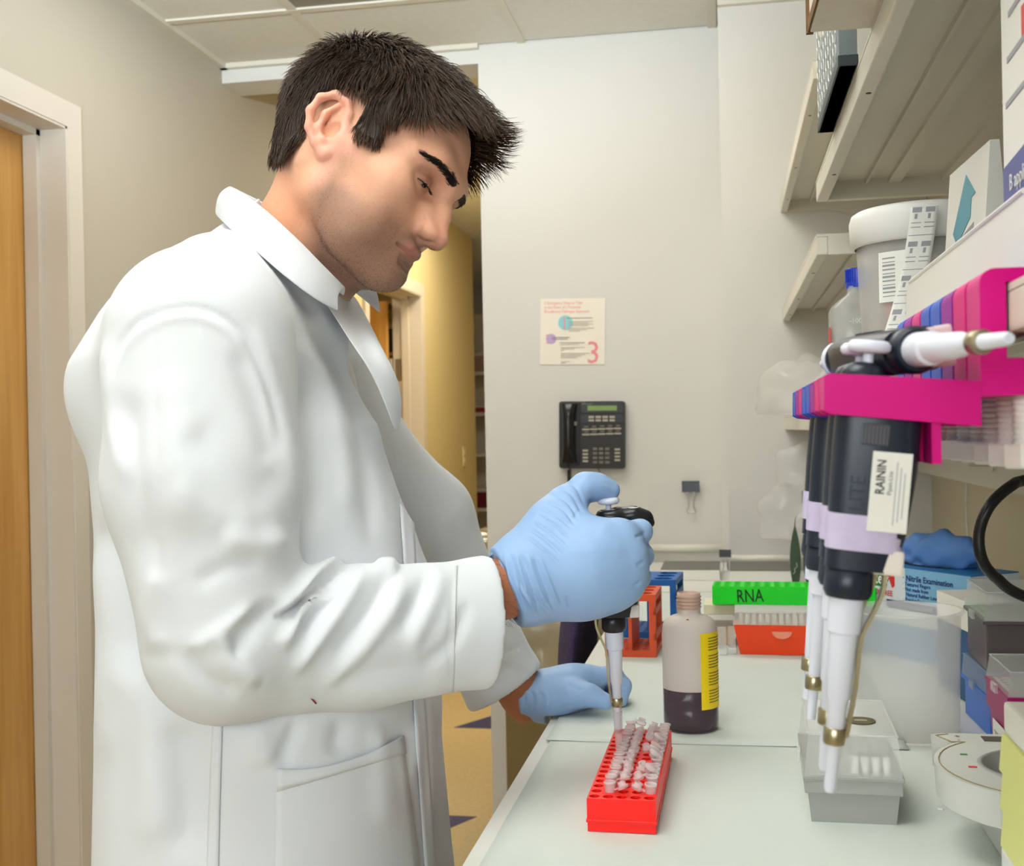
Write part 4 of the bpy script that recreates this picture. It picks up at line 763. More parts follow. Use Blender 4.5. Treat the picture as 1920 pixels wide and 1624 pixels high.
MB().prism([(0.105, 0.12), (0.060, 0.10), (0.060, 0.16), (0.105, 0.185)], -0.0172, -0.0160, 'x').build('paper_tag', mat('tag_paper', srgb(212, 204, 190), 0.7), nb)
# ================================================================ far shelf plastics and wall things
M_FILM = mat('clear_film', (0.9, 0.89, 0.84), 0.12, alpha=0.22, spec=0.9)
def bag(lab, loc, sx, sy, sz, seed, m=M_FILM, nm='plastic_bag'):
    o = crumple(nm, lab, loc, sx, sy, sz, m, seed, 'plastic bag'); return o
bag('clear crumpled plastic bag with blue edge on the lowest far shelf', (0.185, 2.62, 1.319), 0.10, 0.12, 0.095, 21)
o = bag('clear bag hanging below the lowest far shelf', (0.20, 2.95, 1.145), 0.075, 0.03, 0.075, 22); 
o2 = bag('lower clear bag hanging beneath the other below the far shelf', (0.165, 2.98, 1.015), 0.085, 0.03, 0.085, 23)
# plastic film hung on the wall by binder clips, rolled lower hems
fm = thing('wall_film', 'clear plastic film hung along the back wall with rolled hem', 'plastic film', (-0.12, 3.393, 0.93))
MB().grid([[(-0.11+0.21*i/12, 0.002*math.sin(i*1.3)-0.002, 0.025+0.185*j/8) for i in range(13)] for j in range(9)]).build('film_sheet', mat('wall_film_clear', (0.95, 0.94, 0.9), 0.2, alpha=0.10), fm, True)
MB().tube([(-0.11, -0.010, 0.022), (0.105, -0.010, 0.022)], 0.0105, 12).build('rolled_hem', mat('hem_film', srgb(232, 228, 214), 0.35), fm, True)
fm2 = thing('wall_film', 'clear plastic film on the pilaster with its rolled hem', 'plastic film', (0.10, 3.193, 0.925))
MB().grid([[(-0.10+0.22*i/12, 0.002*math.sin(i*1.7)-0.002, 0.022+0.185*j/8) for i in range(13)] for j in range(9)]).build('film_sheet', MATS['wall_film_clear'], fm2, True)
MB().tube([(-0.10, -0.010, 0.018), (0.12, -0.010, 0.018)], 0.0100, 12).build('rolled_hem', MATS['hem_film'], fm2, True)
def binder(lab, loc, s=1.0):
    t = thing('binder_clip', lab, 'binder clip', loc)
    MB().prism([(-0.004*s, -0.016*s), (0.004*s, -0.016*s), (0.0012*s, 0.016*s), (-0.0012*s, 0.016*s)], -0.025*s, 0.025*s, 'x').build('jaw', M_BLK, t)
    w = [(-0.011*s, -0.005*s, -0.015*s), (-0.007*s, -0.006*s, -0.055*s), (-0.0125*s, -0.006*s, -0.066*s), (-0.008*s, -0.006*s, -0.074*s), (0.008*s, -0.006*s, -0.074*s), (0.0125*s, -0.006*s, -0.066*s), (0.007*s, -0.006*s, -0.055*s), (0.011*s, -0.005*s, -0.015*s)]
    MB().tube(spline(w, 5), 0.0017*s, 8).build('wire_handle', M_STEEL, t, True); return t
binder('black binder clip holding the plastic film on the back wall', (-0.106, 3.388, 1.127)); binder('black binder clip on the pilaster film behind the hanging pipettes', (0.215, 3.187, 1.105))
binder('small black clip between the two flat white cartons', (-0.012, 3.155, 0.960), 0.62)
for x0, x1, y0, y1, lab in ((-0.172, -0.026, 2.98, 3.16, 'flat white carton left of the small black clip at the bench end'), (0.0, 0.15, 2.96, 3.15, 'flat white carton right of the small black clip at the bench end')):
    t = thing('flat_carton', lab, 'carton', ((x0+x1)/2, (y0+y1)/2, ZB+0.0005)); a, b = (x1-x0)/2, (y1-y0)/2
    MB().box(-a, a, -b, b, 0, 0.027, 0.001).build('carton_body', M_PAPERW, t); MB().box(-a-0.0006, a+0.0006, -b-0.0006, b+0.0006, 0.0265, 0.0285).build('lid_edge', mat('grey_edge', srgb(120, 120, 110), 0.6), t)
M_LEAF = mat('dark_green_card', srgb(64, 86, 66), 0.6, noise=0.15, nscale=60)
def leaf(lab, loc, h, wd, marks):
    t = thing('leaf_cutout', lab, 'cutout', loc); P_ = [(wd*math.sin(math.pi*(0.16+0.84*k/14))**0.85*0.5, h*k/14) for k in range(15)]
    MB().prism([(p[0], p[1]) for p in P_]+[(-p[0], p[1]) for p in P_[::-1]][1:], -0.001, 0.001, 'y').build('leaf_card', M_LEAF, t)
    MB().tube([(0, 0, h-0.004), (0.001, 0, h+0.012), (0.004, 0.0, h+0.020)], [0.0016, 0.001, 0.0006], 6).build('stem', mat('stem_brown', srgb(96, 60, 44), 0.6), t, True)
    for q in range(marks): MB().tube([(-wd*0.25+q % 3*wd*0.2, -0.0014, h*(0.18+0.09*q)), (-wd*0.05+q % 3*wd*0.2, -0.0014, h*(0.22+0.09*q)), (-wd*0.12+q % 3*wd*0.2, -0.0014, h*(0.28+0.09*q))], 0.0005, 5).build('chalk_mark', M_PAPERW, t)
leaf('narrow dark green leaf-shaped card standing behind the green rack', (0.155, 2.90, ZB+0.0005), 0.145, 0.026, 2); leaf('broader dark green leaf card with white scribbles nearer the pipettes', (0.190, 2.88, ZB+0.0005), 0.150, 0.036, 6)
wr = thing('wire_loop', 'thin white wire hanging on the shaded right wall', 'wire', (XR-0.004, 2.72, 1.165))
MB().tube(spline([(0, 0, 0), (-0.002, 0.005, -0.06), (-0.002, -0.01, -0.13), (-0.002, -0.06, -0.16), (-0.002, -0.11, -0.125)], 8), 0.0014, 6).build('wire', M_WHITEP, wr, True)
# --- poster
pc = onY(1072, 622, 3.4); ps = thing('wall_notice', 'pale notice on emergency steps with a big pink 3 above the phone', 'notice', (pc[0], 3.3985, pc[2]-0.096), rot=(0, math.radians(1.6), 0))
MB().box(-0.0955, 0.0955, -0.0007, 0.0, 0.0, 0.193).build('paper', mat('notice_paper', srgb(246, 238, 222), 0.7), ps)
T_ = lambda nm, s, x, z, sz, m, b=0.0, xs=1.0: text(nm, s, sz, m, ps, frame((x, -0.0010, z), (1, 0, 0), (0, 0, 1)), 0.0001, 'LEFT', xs, b)
M_PNK = mat('notice_pink', srgb(246, 176, 172), 0.7); M_PNK2 = mat('notice_rose', srgb(244, 150, 158), 0.7)
for k, s in enumerate(('3 Emergency Steps to Take', 'in the Event of a Potential', 'Bloodborne Pathogen Exposure')): T_('title_line', s, -0.084, 0.176-k*0.0125, 0.0125, M_PNK, 0.0002, 0.82)
MB().lathe([(0.0215, -0.0012), (0.0215, -0.0007)], 32, (-0.021, 0, 0.122), axis='y').build('cyan_disc', mat('notice_cyan', srgb(150, 216, 220), 0.7), ps); MB().lathe([(0.0150, -0.0012), (0.0150, -0.0007)], 32, (-0.063, 0, 0.075), axis='y').build('violet_disc', mat('notice_violet', srgb(200, 172, 212), 0.7), ps)
text('numeral', '1', 0.052, M_PNK2, ps, frame((-0.034, -0.0016, 0.102), (1, 0, 0), (0, 0, 1)), 0.0001, xs=0.8); text('numeral', '2', 0.040, M_PNK, ps, frame((-0.080, -0.0010, 0.061), (1, 0, 0), (0, 0, 1)), 0.0001, xs=0.8); text('numeral', '3', 0.092, M_PNK2, ps, frame((0.040, -0.0012, 0.004), (1, 0, 0), (0, 0, 1)), 0.0001, xs=0.92)
M_FNT = mat('notice_text', srgb(186, 176, 164), 0.7)
def tl(x0, x1, z, hh=0.0014, m=M_FNT): MB().box(x0, x1, -0.00175, -0.0012, z, z+hh).build('text_line', m, ps)
tl(-0.018, 0.058, 0.1345, 0.0016, mat('notice_text_dark', srgb(130, 122, 114), 0.7))
for k in range(4): tl(-0.012, 0.060-0.012*(k % 2), 0.125-k*0.0042)
for k in range(3): tl(-0.012, 0.062-0.02*(k % 3), 0.105-k*0.0042)
tl(-0.062, -0.008, 0.0785, 0.0016, MATS['notice_text_dark']); tl(-0.062, -0.014, 0.0735, 0.0016, MATS['notice_text_dark'])
tl(-0.038, 0.036, 0.0625, 0.0016, MATS['notice_text_dark']); tl(-0.038, 0.020, 0.0575, 0.0014)
for k in range(3): tl(-0.034, 0.036-0.03*(k % 3), 0.049-k*0.0042)
for k in range(4): tl(-0.034, 0.050-0.012*(k % 4), 0.032-k*0.0042)
tl(-0.034, -0.008, 0.008); tl(-0.034, -0.020, 0.004)
# --- wall phone
M_PH = mat('phone_plastic', srgb(42, 38, 32), 0.42); M_KEY = mat('phone_key', srgb(176, 170, 152), 0.5); M_KEYD = mat('phone_key_dark', srgb(112, 108, 100), 0.5)
ph = thing('wall_phone', 'black desk phone mounted on the back wall above the pipette hand', 'telephone', (-0.3865, 3.3995, 1.183), rot=(0, math.radians(1.0), 0))
PX = lambda cx: -0.095+(cx-240)/415*0.19
PZ = lambda cy: 0.194-(cy-788)/422*0.194
pb = MB().prism(rrect(-0.095, 0.095, 0.0, 0.194, 0.008), -0.030, 0, 'y').build('phone_body', M_PH, ph, auto=30)
def kb(nm, x0, x1, y0, y1, m, d=0.033, par=None): MB().box(PX(x0), PX(x1), -d, -0.029, PZ(y1), PZ(y0), 0.0006).build(nm, m, par or ph)
kb('face_panel', 380, 648, 795, 862, mat('phone_panel', srgb(34, 31, 27), 0.3), 0.0312); kb('face_panel', 380, 648, 876, 925, MATS['phone_panel'], 0.0312)
dsp = MB().box(PX(422), PX(606), -0.0325, -0.031, PZ(847), PZ(816)).build('display', mat('lcd_green', srgb(120, 150, 60), 0.25), ph)
text('brand_lettering', 'ATT', 0.006, M_KEY, ph, frame((PX(386), -0.0314, PZ(808)), (1, 0, 0), (0, 0, 1)), 0.0001); MB().box(PX(412), PX(452), -0.0315, -0.0311, PZ(808), PZ(803)).build('brand_bar', M_KEYD, ph)
for r in range(2):
    for k in range(4): kb('soft_key', 428+k*44, 462+k*44, 880+r*22, 895+r*20, M_KEY)
for r in range(2):
    for k in range(5): kb('line_key', 400+k*50, 426+k*50, 943+r*33-k*1.5, 953+r*33-k*1.5, M_KEYD); kb('line_strip', 387+k*50, 433+k*50, 960+r*32-k*1.5, 970+r*32-k*1.5, M_KEY, 0.0318)
for r in range(4): kb('function_key', 390, 424, 1091+r*22, 1104+r*22, M_KEY); kb('function_key', 592, 626, 1084+r*22, 1097+r*22, M_KEY)
for r in range(4):
    for k in range(3): kb('dial_key', 454+k*39, 482+k*39, 1078+r*28, 1095+r*28, M_KEYD, 0.0335)
kb('cradle', 248, 370, 800, 1190, mat('phone_cradle', srgb(28, 25, 22), 0.4), 0.034)
hs = []
for k in range(25):
    v = k/24; z = PZ(805+(1172-805)*v); ww = 0.0165+0.0075*(abs(2*v-1)**5); off = 0.046+0.014*(1-abs(2*v-1)**4); hs.append((z, ww, off))
V = []
for z, ww, off in hs:
    for q in range(16):
        a = 2*math.pi*q/16; V.append((PX(308)+ww*math.cos(a), -off+0.012*math.sin(a), z))
h_ = MB().add(V, [(i*16+q, i*16+(q+1) % 16, (i+1)*16+(q+1) % 16, (i+1)*16+q) for i in range(24) for q in range(16)]+[tuple(range(16)), tuple(24*16+q for q in range(16))]).build('handset', mat('handset_gloss', srgb(24, 22, 20), 0.22), ph, auto=60)
kb('hook_switch', 330, 354, 915, 940, M_KEY, 0.037)
co = []
for k in range(240):
    a = k*0.55; s = k/239; co.append((PX(300)+0.0055*math.cos(a)+0.010*s*s, -0.020+0.0055*math.sin(a), -0.004-0.105*s+0.0))
MB().tube([(PX(300), -0.04, 0.014), (PX(298), -0.03, 0.003)]+co, 0.0014, 6).build('coil_cord', M_BLK, ph, True)
MB().tube(spline([(PX(478), -0.012, 0.002), (PX(492), -0.010, -0.012), (PX(484), -0.008, -0.030), (PX(440), -0.006, -0.045)], 6), 0.0013, 6).build('line_cord', mat('grey_cord', srgb(126, 116, 92), 0.5), ph, True)
# ================================================================ sculpting with distance fields
class Vol:
    def __init__(s, lo, hi, h):
        s.lo = np.array(lo, np.float32); s.h = np.float32(h); s.n = np.ceil((np.array(hi)-np.array(lo))/h).astype(int)+1
        s.D = np.full(s.n, 0.06, np.float32); s.ax = [s.lo[i]+s.h*np.arange(s.n[i], dtype=np.float32) for i in range(3)]
    def _sub(s, lo, hi, m):
        a = np.clip(np.floor((np.array(lo)-m-s.lo)/s.h).astype(int), 0, s.n); b = np.clip(np.ceil((np.array(hi)+m-s.lo)/s.h).astype(int)+1, 0, s.n)
        sl = tuple(slice(a[i], b[i]) for i in range(3)); return sl, s.ax[0][sl[0]][:, None, None], s.ax[1][sl[1]][None, :, None], s.ax[2][sl[2]][None, None, :]
    def op(s, fn, lo, hi, k, sub=False):
        sl, X, Y, Z = s._sub(lo, hi, k+4*float(s.h))
        if any(q.start >= q.stop for q in sl): return
        d = fn(X, Y, Z).astype(np.float32); A = s.D[sl]
        if sub:
            hh = np.maximum(k-np.abs(A+d), 0)/k; s.D[sl] = np.maximum(A, -d)+hh*hh*k*0.25
        else:
            hh = np.maximum(k-np.abs(A-d), 0)/k; s.D[sl] = np.minimum(A, d)-hh*hh*k*0.25
    def ell(s, c, r, k=0.01, R=None, sub=False):
        c = np.array(c, float); r = np.array(r, float); R = np.eye(3) if R is None else np.array(R); m = np.max(r)
        def fn(X, Y, Z):
            p = [R[0, i]*(X-c[0])+R[1, i]*(Y-c[1])+R[2, i]*(Z-c[2]) for i in range(3)]
            k0 = np.sqrt((p[0]/r[0])**2+(p[1]/r[1])**2+(p[2]/r[2])**2); k1 = np.sqrt((p[0]/r[0]**2)**2+(p[1]/r[1]**2)**2+(p[2]/r[2]**2)**2)+1e-9
            return k0*(k0-1)/k1
        s.op(fn, c-m, c+m, k, sub)
    def cap(s, a, b, ra, rb, k=0.01, sub=False, sq=None):
        """tapered capsule; sq=(axis vector, factor) squashes the section along an axis"""
        a = np.array(a, float); b = np.array(b, float); m = max(ra, rb)
        d = b-a; L = d@d+1e-12
        def fn(X, Y, Z):
            px, py, pz = X-a[0], Y-a[1], Z-a[2]
            t = np.clip((px*d[0]+py*d[1]+pz*d[2])/L, 0, 1); qx, qy, qz = px-t*d[0], py-t*d[1], pz-t*d[2]
            if sq is not None:
                ax = np.array(sq[0], float); w_ = qx*ax[0]+qy*ax[1]+qz*ax[2]; f_ = 1/sq[1]-1
                qx, qy, qz = qx+w_*ax[0]*f_, qy+w_*ax[1]*f_, qz+w_*ax[2]*f_
            return np.sqrt(qx*qx+qy*qy+qz*qz)-(ra+(rb-ra)*t)
        s.op(fn, np.minimum(a, b)-m, np.maximum(a, b)+m, k, sub)
    def chain(s, pts, k=0.01, sub=False, sq=None):
        for (a, ra), (b, rb) in zip(pts[:-1], pts[1:]): s.cap(a, b, ra, rb, k, sub, sq)
    def mesh(s):
        D = s.D; n = D.shape; neg = D < 0
        c0 = np.zeros((n[0]-1, n[1]-1, n[2]-1), np.int8)
        for i in (0, 1):
            for j in (0, 1):
                for k in (0, 1): c0 += neg[i:n[0]-1+i, j:n[1]-1+j, k:n[2]-1+k]
        act = (c0 > 0) & (c0 < 8); idx = np.full(act.shape, -1, np.int64); cells = np.argwhere(act); idx[act] = np.arange(len(cells))
        acc = np.zeros((len(cells), 3)); cnt = np.zeros(len(cells)); ci, cj, ck = cells.T
        for ax in range(3):
            o1, o2 = [q for q in range(3) if q != ax]
            for u in (0, 1):
                for v in (0, 1):
                    of = [0, 0, 0]; of[o1] = u; of[o2] = v; og = of.copy(); og[ax] = 1
                    d0 = D[ci+of[0], cj+of[1], ck+of[2]]; d1 = D[ci+og[0], cj+og[1], ck+og[2]]; cr = (d0 < 0) != (d1 < 0)
                    t = np.where(cr, d0/(d0-d1+1e-20), 0); p = np.zeros((len(cells), 3)); p[:, o1] = u; p[:, o2] = v; p[:, ax] = t
                    acc += p*cr[:, None]; cnt += cr
        V = s.lo+s.h*(cells+acc/np.maximum(cnt, 1)[:, None]); Q = []
        for ax in range(3):
            o1, o2 = [(1, 2), (2, 0), (0, 1)][ax]
            a = [slice(1, n[q]-1) for q in range(3)]; a[ax] = slice(0, n[ax]-1); b = list(a); b[ax] = slice(1, n[ax])
            n0, n1 = neg[tuple(a)], neg[tuple(b)]; e = np.argwhere(n0 != n1)
            if not len(e): continue
            base = e.copy(); base[:, o1] += 1; base[:, o2] += 1; flip = n0[tuple(e.T)]
            g = lambda du, dv: idx[tuple((base+np.array([(-du if q == o1 else 0)+(-dv if q == o2 else 0) for q in range(3)])).T)]
            q = np.stack([g(1, 1), g(0, 1), g(0, 0), g(1, 0)], 1); q[~flip] = q[~flip][:, ::-1]; Q.append(q)
        Q = np.concatenate(Q); return V, Q[(Q >= 0).all(1)]
def npmesh(name, V, Q, m, parent=None, vc=None, origin=(0, 0, 0)):
    me = bpy.data.meshes.new(name); V = np.asarray(V, np.float32)-np.array(origin, np.float32); nq = Q.shape[1]
    me.vertices.add(len(V)); me.vertices.foreach_set('co', V.ravel()); me.loops.add(Q.size); me.loops.foreach_set('vertex_index', Q.astype(np.int32).ravel())
    me.polygons.add(len(Q)); me.polygons.foreach_set('loop_start', np.arange(0, Q.size, nq, dtype=np.int32)); me.polygons.foreach_set('use_smooth', np.ones(len(Q), bool))
    me.update(calc_edges=True); me.validate()
    if m: me.materials.append(m)
    if vc is not None:
        a = me.color_attributes.new('Col', 'FLOAT_COLOR', 'POINT'); c4 = np.ones((len(V), 4), np.float32); c4[:, :3] = vc; a.data.foreach_set('color', c4.ravel())
    o = bpy.data.objects.new(name, me); COL.objects.link(o); o.parent = parent; return o
def normals(V, Q):
    n = np.cross(V[Q[:, 2]]-V[Q[:, 0]], V[Q[:, 3]]-V[Q[:, 1]]); N = np.zeros_like(V)
    for i in range(4): np.add.at(N, Q[:, i], n)
    return N/(np.linalg.norm(N, axis=1)[:, None]+1e-12)
def relax(V, Q, it=2, lam=0.5):
    E = np.concatenate([Q[:, [0, 1]], Q[:, [1, 2]], Q[:, [2, 3]], Q[:, [3, 0]]]); E = np.concatenate([E, E[:, ::-1]]); cnt = np.bincount(E[:, 0], minlength=len(V))[:, None]
    for _ in range(it):
        S = np.stack([np.bincount(E[:, 0], V[E[:, 1], k], minlength=len(V)) for k in range(3)], 1)/np.maximum(cnt, 1); V = V+(S-V)*lam
    return V
def folds(V, Q, strokes, facing=True):
    """cloth folds pressed into a mesh: each stroke is a photo-frame polyline, width px, height m, [profile]"""
    for st in strokes:
        pts, wd, amp = st[0], st[1], st[2]; kind = st[3] if len(st) > 3 else 'g'
        N = normals(V, Q); P2 = proj(V); vis = np.clip(((CAM-V)*N).sum(1)/np.linalg.norm(CAM-V, axis=1)*3+0.2, 0, 1)
        pts = np.array(spline([(p[0], p[1], 0) for p in pts], 8))[:, :2]; seg = pts[1:]-pts[:-1]; L = np.linalg.norm(seg, axis=1); T = L.sum(); cum = np.concatenate([[0], np.cumsum(L)])
        lo, hi = pts.min(0)-3*wd, pts.max(0)+3*wd; sel = np.where((P2 > lo).all(1) & (P2 < hi).all(1) & (vis > 0))[0]
        if not len(sel): continue
        best = np.full(len(sel), 1e9); sd = np.zeros(len(sel)); tt = np.zeros(len(sel)); p = P2[sel]
        for i in range(len(seg)):
            r = p-pts[i]; t = np.clip((r@seg[i])/(L[i]**2+1e-9), 0, 1); q = r-t[:, None]*seg[i]; d = np.linalg.norm(q, axis=1); m = d < best
            best[m] = d[m]; sd[m] = (seg[i][0]*q[m, 1]-seg[i][1]*q[m, 0])/L[i]; tt[m] = (cum[i]+t[m]*L[i])/T
        tp = np.clip(np.minimum(tt, 1-tt)*5, 0, 1); tp = tp*tp*(3-2*tp)
        if kind == 'g': w_ = np.exp(-(best/wd)**2)
        elif kind == 's':   # overlap step: raised on one side (positive = right of travel, down-screen), sharp on the other
            w_ = np.where(sd > 0, np.exp(-(best/(wd*2.2))**2), np.exp(-(best/(wd*0.35))**2)*1.0)*1.0-np.where(sd < 0, 0.6*np.exp(-((best-wd*0.8)/(wd*0.7))**2), 0)
        V = V.copy(); V[sel] += N[sel]*(amp*w_*tp*vis[sel])[:, None]
    return V
def P3(x, y, Y): return onY(x, y, Y)
# ================================================================ the man: head
PERSON = thing('person', 'man in a white lab coat and blue gloves bending over the bench with a pipette', 'person', (-0.50, 1.21, 0.0)); PO = np.array(PERSON.location)
def rotm(yaw, pitch, roll):
    cy, sy = math.cos(yaw), math.sin(yaw); cp, sp = math.cos(pitch), math.sin(pitch); cr, sr = math.cos(roll), math.sin(roll)
    return np.array([[cy, -sy, 0], [sy, cy, 0], [0, 0, 1]])@np.array([[cp, 0, sp], [0, 1, 0], [-sp, 0, cp]])@np.array([[1, 0, 0], [0, cr, -sr], [0, sr, cr]])
HR = rotm(-0.167, 0.426, -0.318); HT = np.array((-0.378, 1.203, 1.562))
h2w = lambda p: np.asarray(p)@HR.T+HT
w2h = lambda p: (np.asarray(p)-HT)@HR
v = Vol((-0.165, -0.125, -0.30), (0.14, 0.125, 0.15), 0.0017)
# skull and face masses (x forward, y his left, z up)
v.ell((-0.014, 0, 0.052), (0.098, 0.075, 0.080), 0.02); v.ell((0.040, 0, 0.050), (0.052, 0.064, 0.058), 0.03)
v.ell((0.040, 0, -0.030), (0.050, 0.055, 0.062), 0.03); v.cap((0.044, 0, -0.040), (0.056, 0, -0.068), 0.032, 0.022, 0.025)
for s in (-1, 1):
    v.chain([((-0.004, s*0.057, -0.008), 0.017), ((0.002, s*0.054, -0.046), 0.017), ((0.040, s*0.040, -0.070), 0.016), ((0.073, s*0.010, -0.0790), 0.0145)], 0.03)
    v.ell((0.058, s*0.046, -0.010), (0.024, 0.018, 0.017), 0.025); v.cap((0.058, s*0.052, -0.006), (0.002, s*0.066, 0.004), 0.012, 0.010, 0.025)
    v.ell((0.042, s*0.044, -0.045), (0.024, 0.013, 0.028), 0.03)
    v.chain([((0.0945, s*0.010, 0.030), 0.0095), ((0.084, s*0.034, 0.036), 0.0095), ((0.066, s*0.052, 0.030), 0.009)], 0.022)
    v.ell((0.097, s*0.033, 0.012), (0.017, 0.0185, 0.0125), 0.016, sub=True)
v.ell((0.0800, 0, -0.0810), (0.0155, 0.018, 0.0125), 0.012)
v.ell((0.0680, 0, -0.047), (0.0205, 0.027, 0.021), 0.016)
# nose
v.chain([((0.0915, 0, 0.022), 0.0080), ((0.1015, 0, 0.000), 0.0080), ((0.1090, 0, -0.022), 0.0090)], 0.010); v.ell((0.1100, 0, -0.0270), (0.0100, 0.0098, 0.0088), 0.007)
for s in (-1, 1):
    v.ell((0.1035, s*0.0125, -0.0285), (0.0105, 0.0068, 0.0080), 0.007); v.cap((0.090, s*0.012, -0.008), (0.097, s*0.011, -0.022), 0.007, 0.007, 0.012)
    v.ell((0.1075, s*0.0065, -0.0365), (0.0058, 0.0030, 0.0048), 0.003, sub=True); v.cap((0.096, s*0.0205, -0.0215), (0.0935, s*0.0205, -0.0345), 0.0022, 0.0022, 0.006, sub=True)
v.cap((0.108, 0, -0.033), (0.097, 0, -0.0370), 0.0042, 0.0050, 0.006)
# mouth
for s in (-1, 1):
    v.chain([((0.0950, 0, -0.0492), 0.0044), ((0.0925, s*0.010, -0.0500), 0.0045), ((0.0820, s*0.0230, -0.0550), 0.0034)], 0.006)
    v.chain([((0.0895, 0, -0.0615), 0.0050), ((0.0870, s*0.010, -0.0612), 0.0048), ((0.0800, s*0.0210, -0.0578), 0.0034)], 0.006)
    v.chain([((0.0985, 0, -0.0552), 0.0012), ((0.0955, s*0.010, -0.0552), 0.0012), ((0.0855, s*0.0240, -0.0563), 0.0016)], 0.0026, sub=True)
    v.cap((0.0930, s*0.0235, -0.0300), (0.0865, s*0.0310, -0.0430), 0.0004, 0.0004, 0.010, sub=True)
v.cap((0.0945, -0.011, -0.0695), (0.0945, 0.011, -0.0695), 0.0022, 0.0022, 0.009, sub=True)
v.cap((0.1030, 0, -0.0395), (0.1010, 0, -0.0440), 0.0014, 0.0014, 0.004, sub=True)
# eyelids: nearly closed over eyeballs, looking down
EYE = [(0.0735, s*0.0320, 0.0130) for s in (-1, 1)]
for e in EYE:
    s = 1 if e[1] > 0 else -1
    v.ell(e, (0.0140, 0.0150, 0.0132), 0.005)
    v.chain([((e[0]+0.0155, e[1]-s*0.0115, e[2]-0.0060), 0.0014), ((e[0]+0.0165, e[1], e[2]-0.0042), 0.0046), ((e[0]+0.0095, e[1]+s*0.0125, e[2]-0.0040), 0.0018)], 0.0022, sub=True)
    v.chain([((e[0]+0.0165, e[1]-s*0.009, e[2]+0.0050), 0.0008), ((e[0]+0.0150, e[1]+s*0.002, e[2]+0.0072), 0.0009), ((e[0]+0.0075, e[1]+s*0.013, e[2]+0.0040), 0.0009)], 0.0040, sub=True)
# neck and the top of the chest, in head coordinates
nb_, nc_ = w2h((-0.446, 1.207, 1.488)), w2h((-0.500, 1.215, 1.400))
v.chain([((-0.032, 0, 0.000), 0.058), (tuple(nb_), 0.0575), (tuple(nc_), 0.078)], 0.025)
for s in (-1, 1): v.cap((-0.028, s*0.052, -0.020), tuple(nb_+np.array((0.036, s*0.020, -0.015))), 0.016, 0.012, 0.022)
v.ell(tuple(nb_+np.array((0.058, 0, 0.006))), (0.012, 0.012, 0.016), 0.02)
# ears
for s in (-1, 1):
    E_ = lambda x, y, z: (-0.0185+1.04*((x+0.0105)*0.927-(z-0.004)*0.375), s*(y-0.001), 0.0150+1.04*((x+0.0105)*0.375+(z-0.004)*0.927))
    v.ell(E_(-0.008, 0.074, 0.004), (0.017, 0.0045, 0.028), 0.006, np.array([[1, 0, 0], [s*-0.22, 1, 0], [0, 0, 1]]).T)
    v.chain([(E_(0.000, 0.0755, 0.003), 0.0028), (E_(0.0075, 0.0765, 0.016), 0.0036), (E_(0.006, 0.079, 0.028), 0.0040), (E_(-0.006, 0.083, 0.0355), 0.0042), (E_(-0.020, 0.087, 0.030), 0.0042), (E_(-0.0275, 0.089, 0.015), 0.0042), (E_(-0.0270, 0.087, -0.002), 0.0042), (E_(-0.0200, 0.083, -0.017), 0.0046), (E_(-0.0110, 0.078, -0.0275), 0.0062), (E_(-0.0030, 0.0745, -0.0240), 0.0060)], 0.004)
    v.chain([(E_(-0.004, 0.080, 0.024), 0.0030), (E_(-0.0140, 0.083, 0.014), 0.0038), (E_(-0.0180, 0.083, 0.000), 0.0040), (E_(-0.0130, 0.080, -0.0125), 0.0042), (E_(-0.0040, 0.077, -0.0145), 0.0034)], 0.004)
    v.ell(E_(0.0050, 0.0755, -0.0045), (0.0050, 0.0045, 0.0070), 0.004)
    v.ell(E_(-0.0060, 0.0815, -0.0005), (0.0082, 0.0090, 0.0112), 0.003, sub=True); v.ell(E_(-0.003, 0.083, 0.0125), (0.0065, 0.0045, 0.0045), 0.004, sub=True)
    v.chain([(E_(-0.006, 0.0865, 0.0295), 0.0018), (E_(-0.0170, 0.090, 0.024), 0.0019), (E_(-0.0225, 0.0915, 0.010), 0.0018), (E_(-0.0215, 0.090, -0.004), 0.0016)], 0.003, sub=True)
HV, HQ = v.mesh(); HV = relax(HV, HQ, 1, 0.4)
# gentle fit of profile features to the photograph's proportions
def push(c, r, d):
    global HV
    w_ = np.exp(-(((HV-np.array(c))/np.array(r))**2).sum(1)); HV = HV+w_[:, None]*np.array(d)
push((0.115, 0, -0.024), (0.016, 0.02, 0.018), (0.002, 0, -0.003))
HN = normals(HV, HQ)
# skin colour: beard shadow, lips, nose, lids with painted shade under the brow
x, y, z = HV.T; ay = np.abs(y)
sm = lambda a, b, t: np.clip((t-a)/(b-a), 0, 1)**2*(3-2*np.clip((t-a)/(b-a), 0, 1))
base = np.array(srgb(228, 172, 142)); vc = np.tile(base, (len(HV), 1))
def mixc(mask, col):
    global vc
    vc = vc*(1-mask[:, None])+np.array(srgb(*col))*mask[:, None]
mixc(0.55*sm(-0.02, -0.09, z)*sm(0.03, -0.03, x), (216, 146, 104))
line = -0.028-0.25*np.clip(0.075-x, 0, 1)*0+0.30*(x-0.0)*-0.28
beard = sm(-0.022, -0.046, z)*sm(-0.012, 0.02, x)*(1-sm(-0.105, -0.125, z))
mixc(0.74*beard*(1-0.55*np.exp(-(((x-0.06)/0.03)**2+((z+0.03)/0.02)**2))), (128, 98, 80))
side = np.exp(-(((x-0.012)/0.012)**2+((ay-0.064)/0.02)**2))*sm(0.012, -0.01, z)*sm(-0.07, -0.03, z); mixc(0.45*side, (150, 112, 90))
must = np.exp(-(((z+0.0415)/0.005)**2))*sm(0.030, 0.018, ay)*sm(0.085, 0.092, x); mixc(0.5*must, (140, 106, 88))
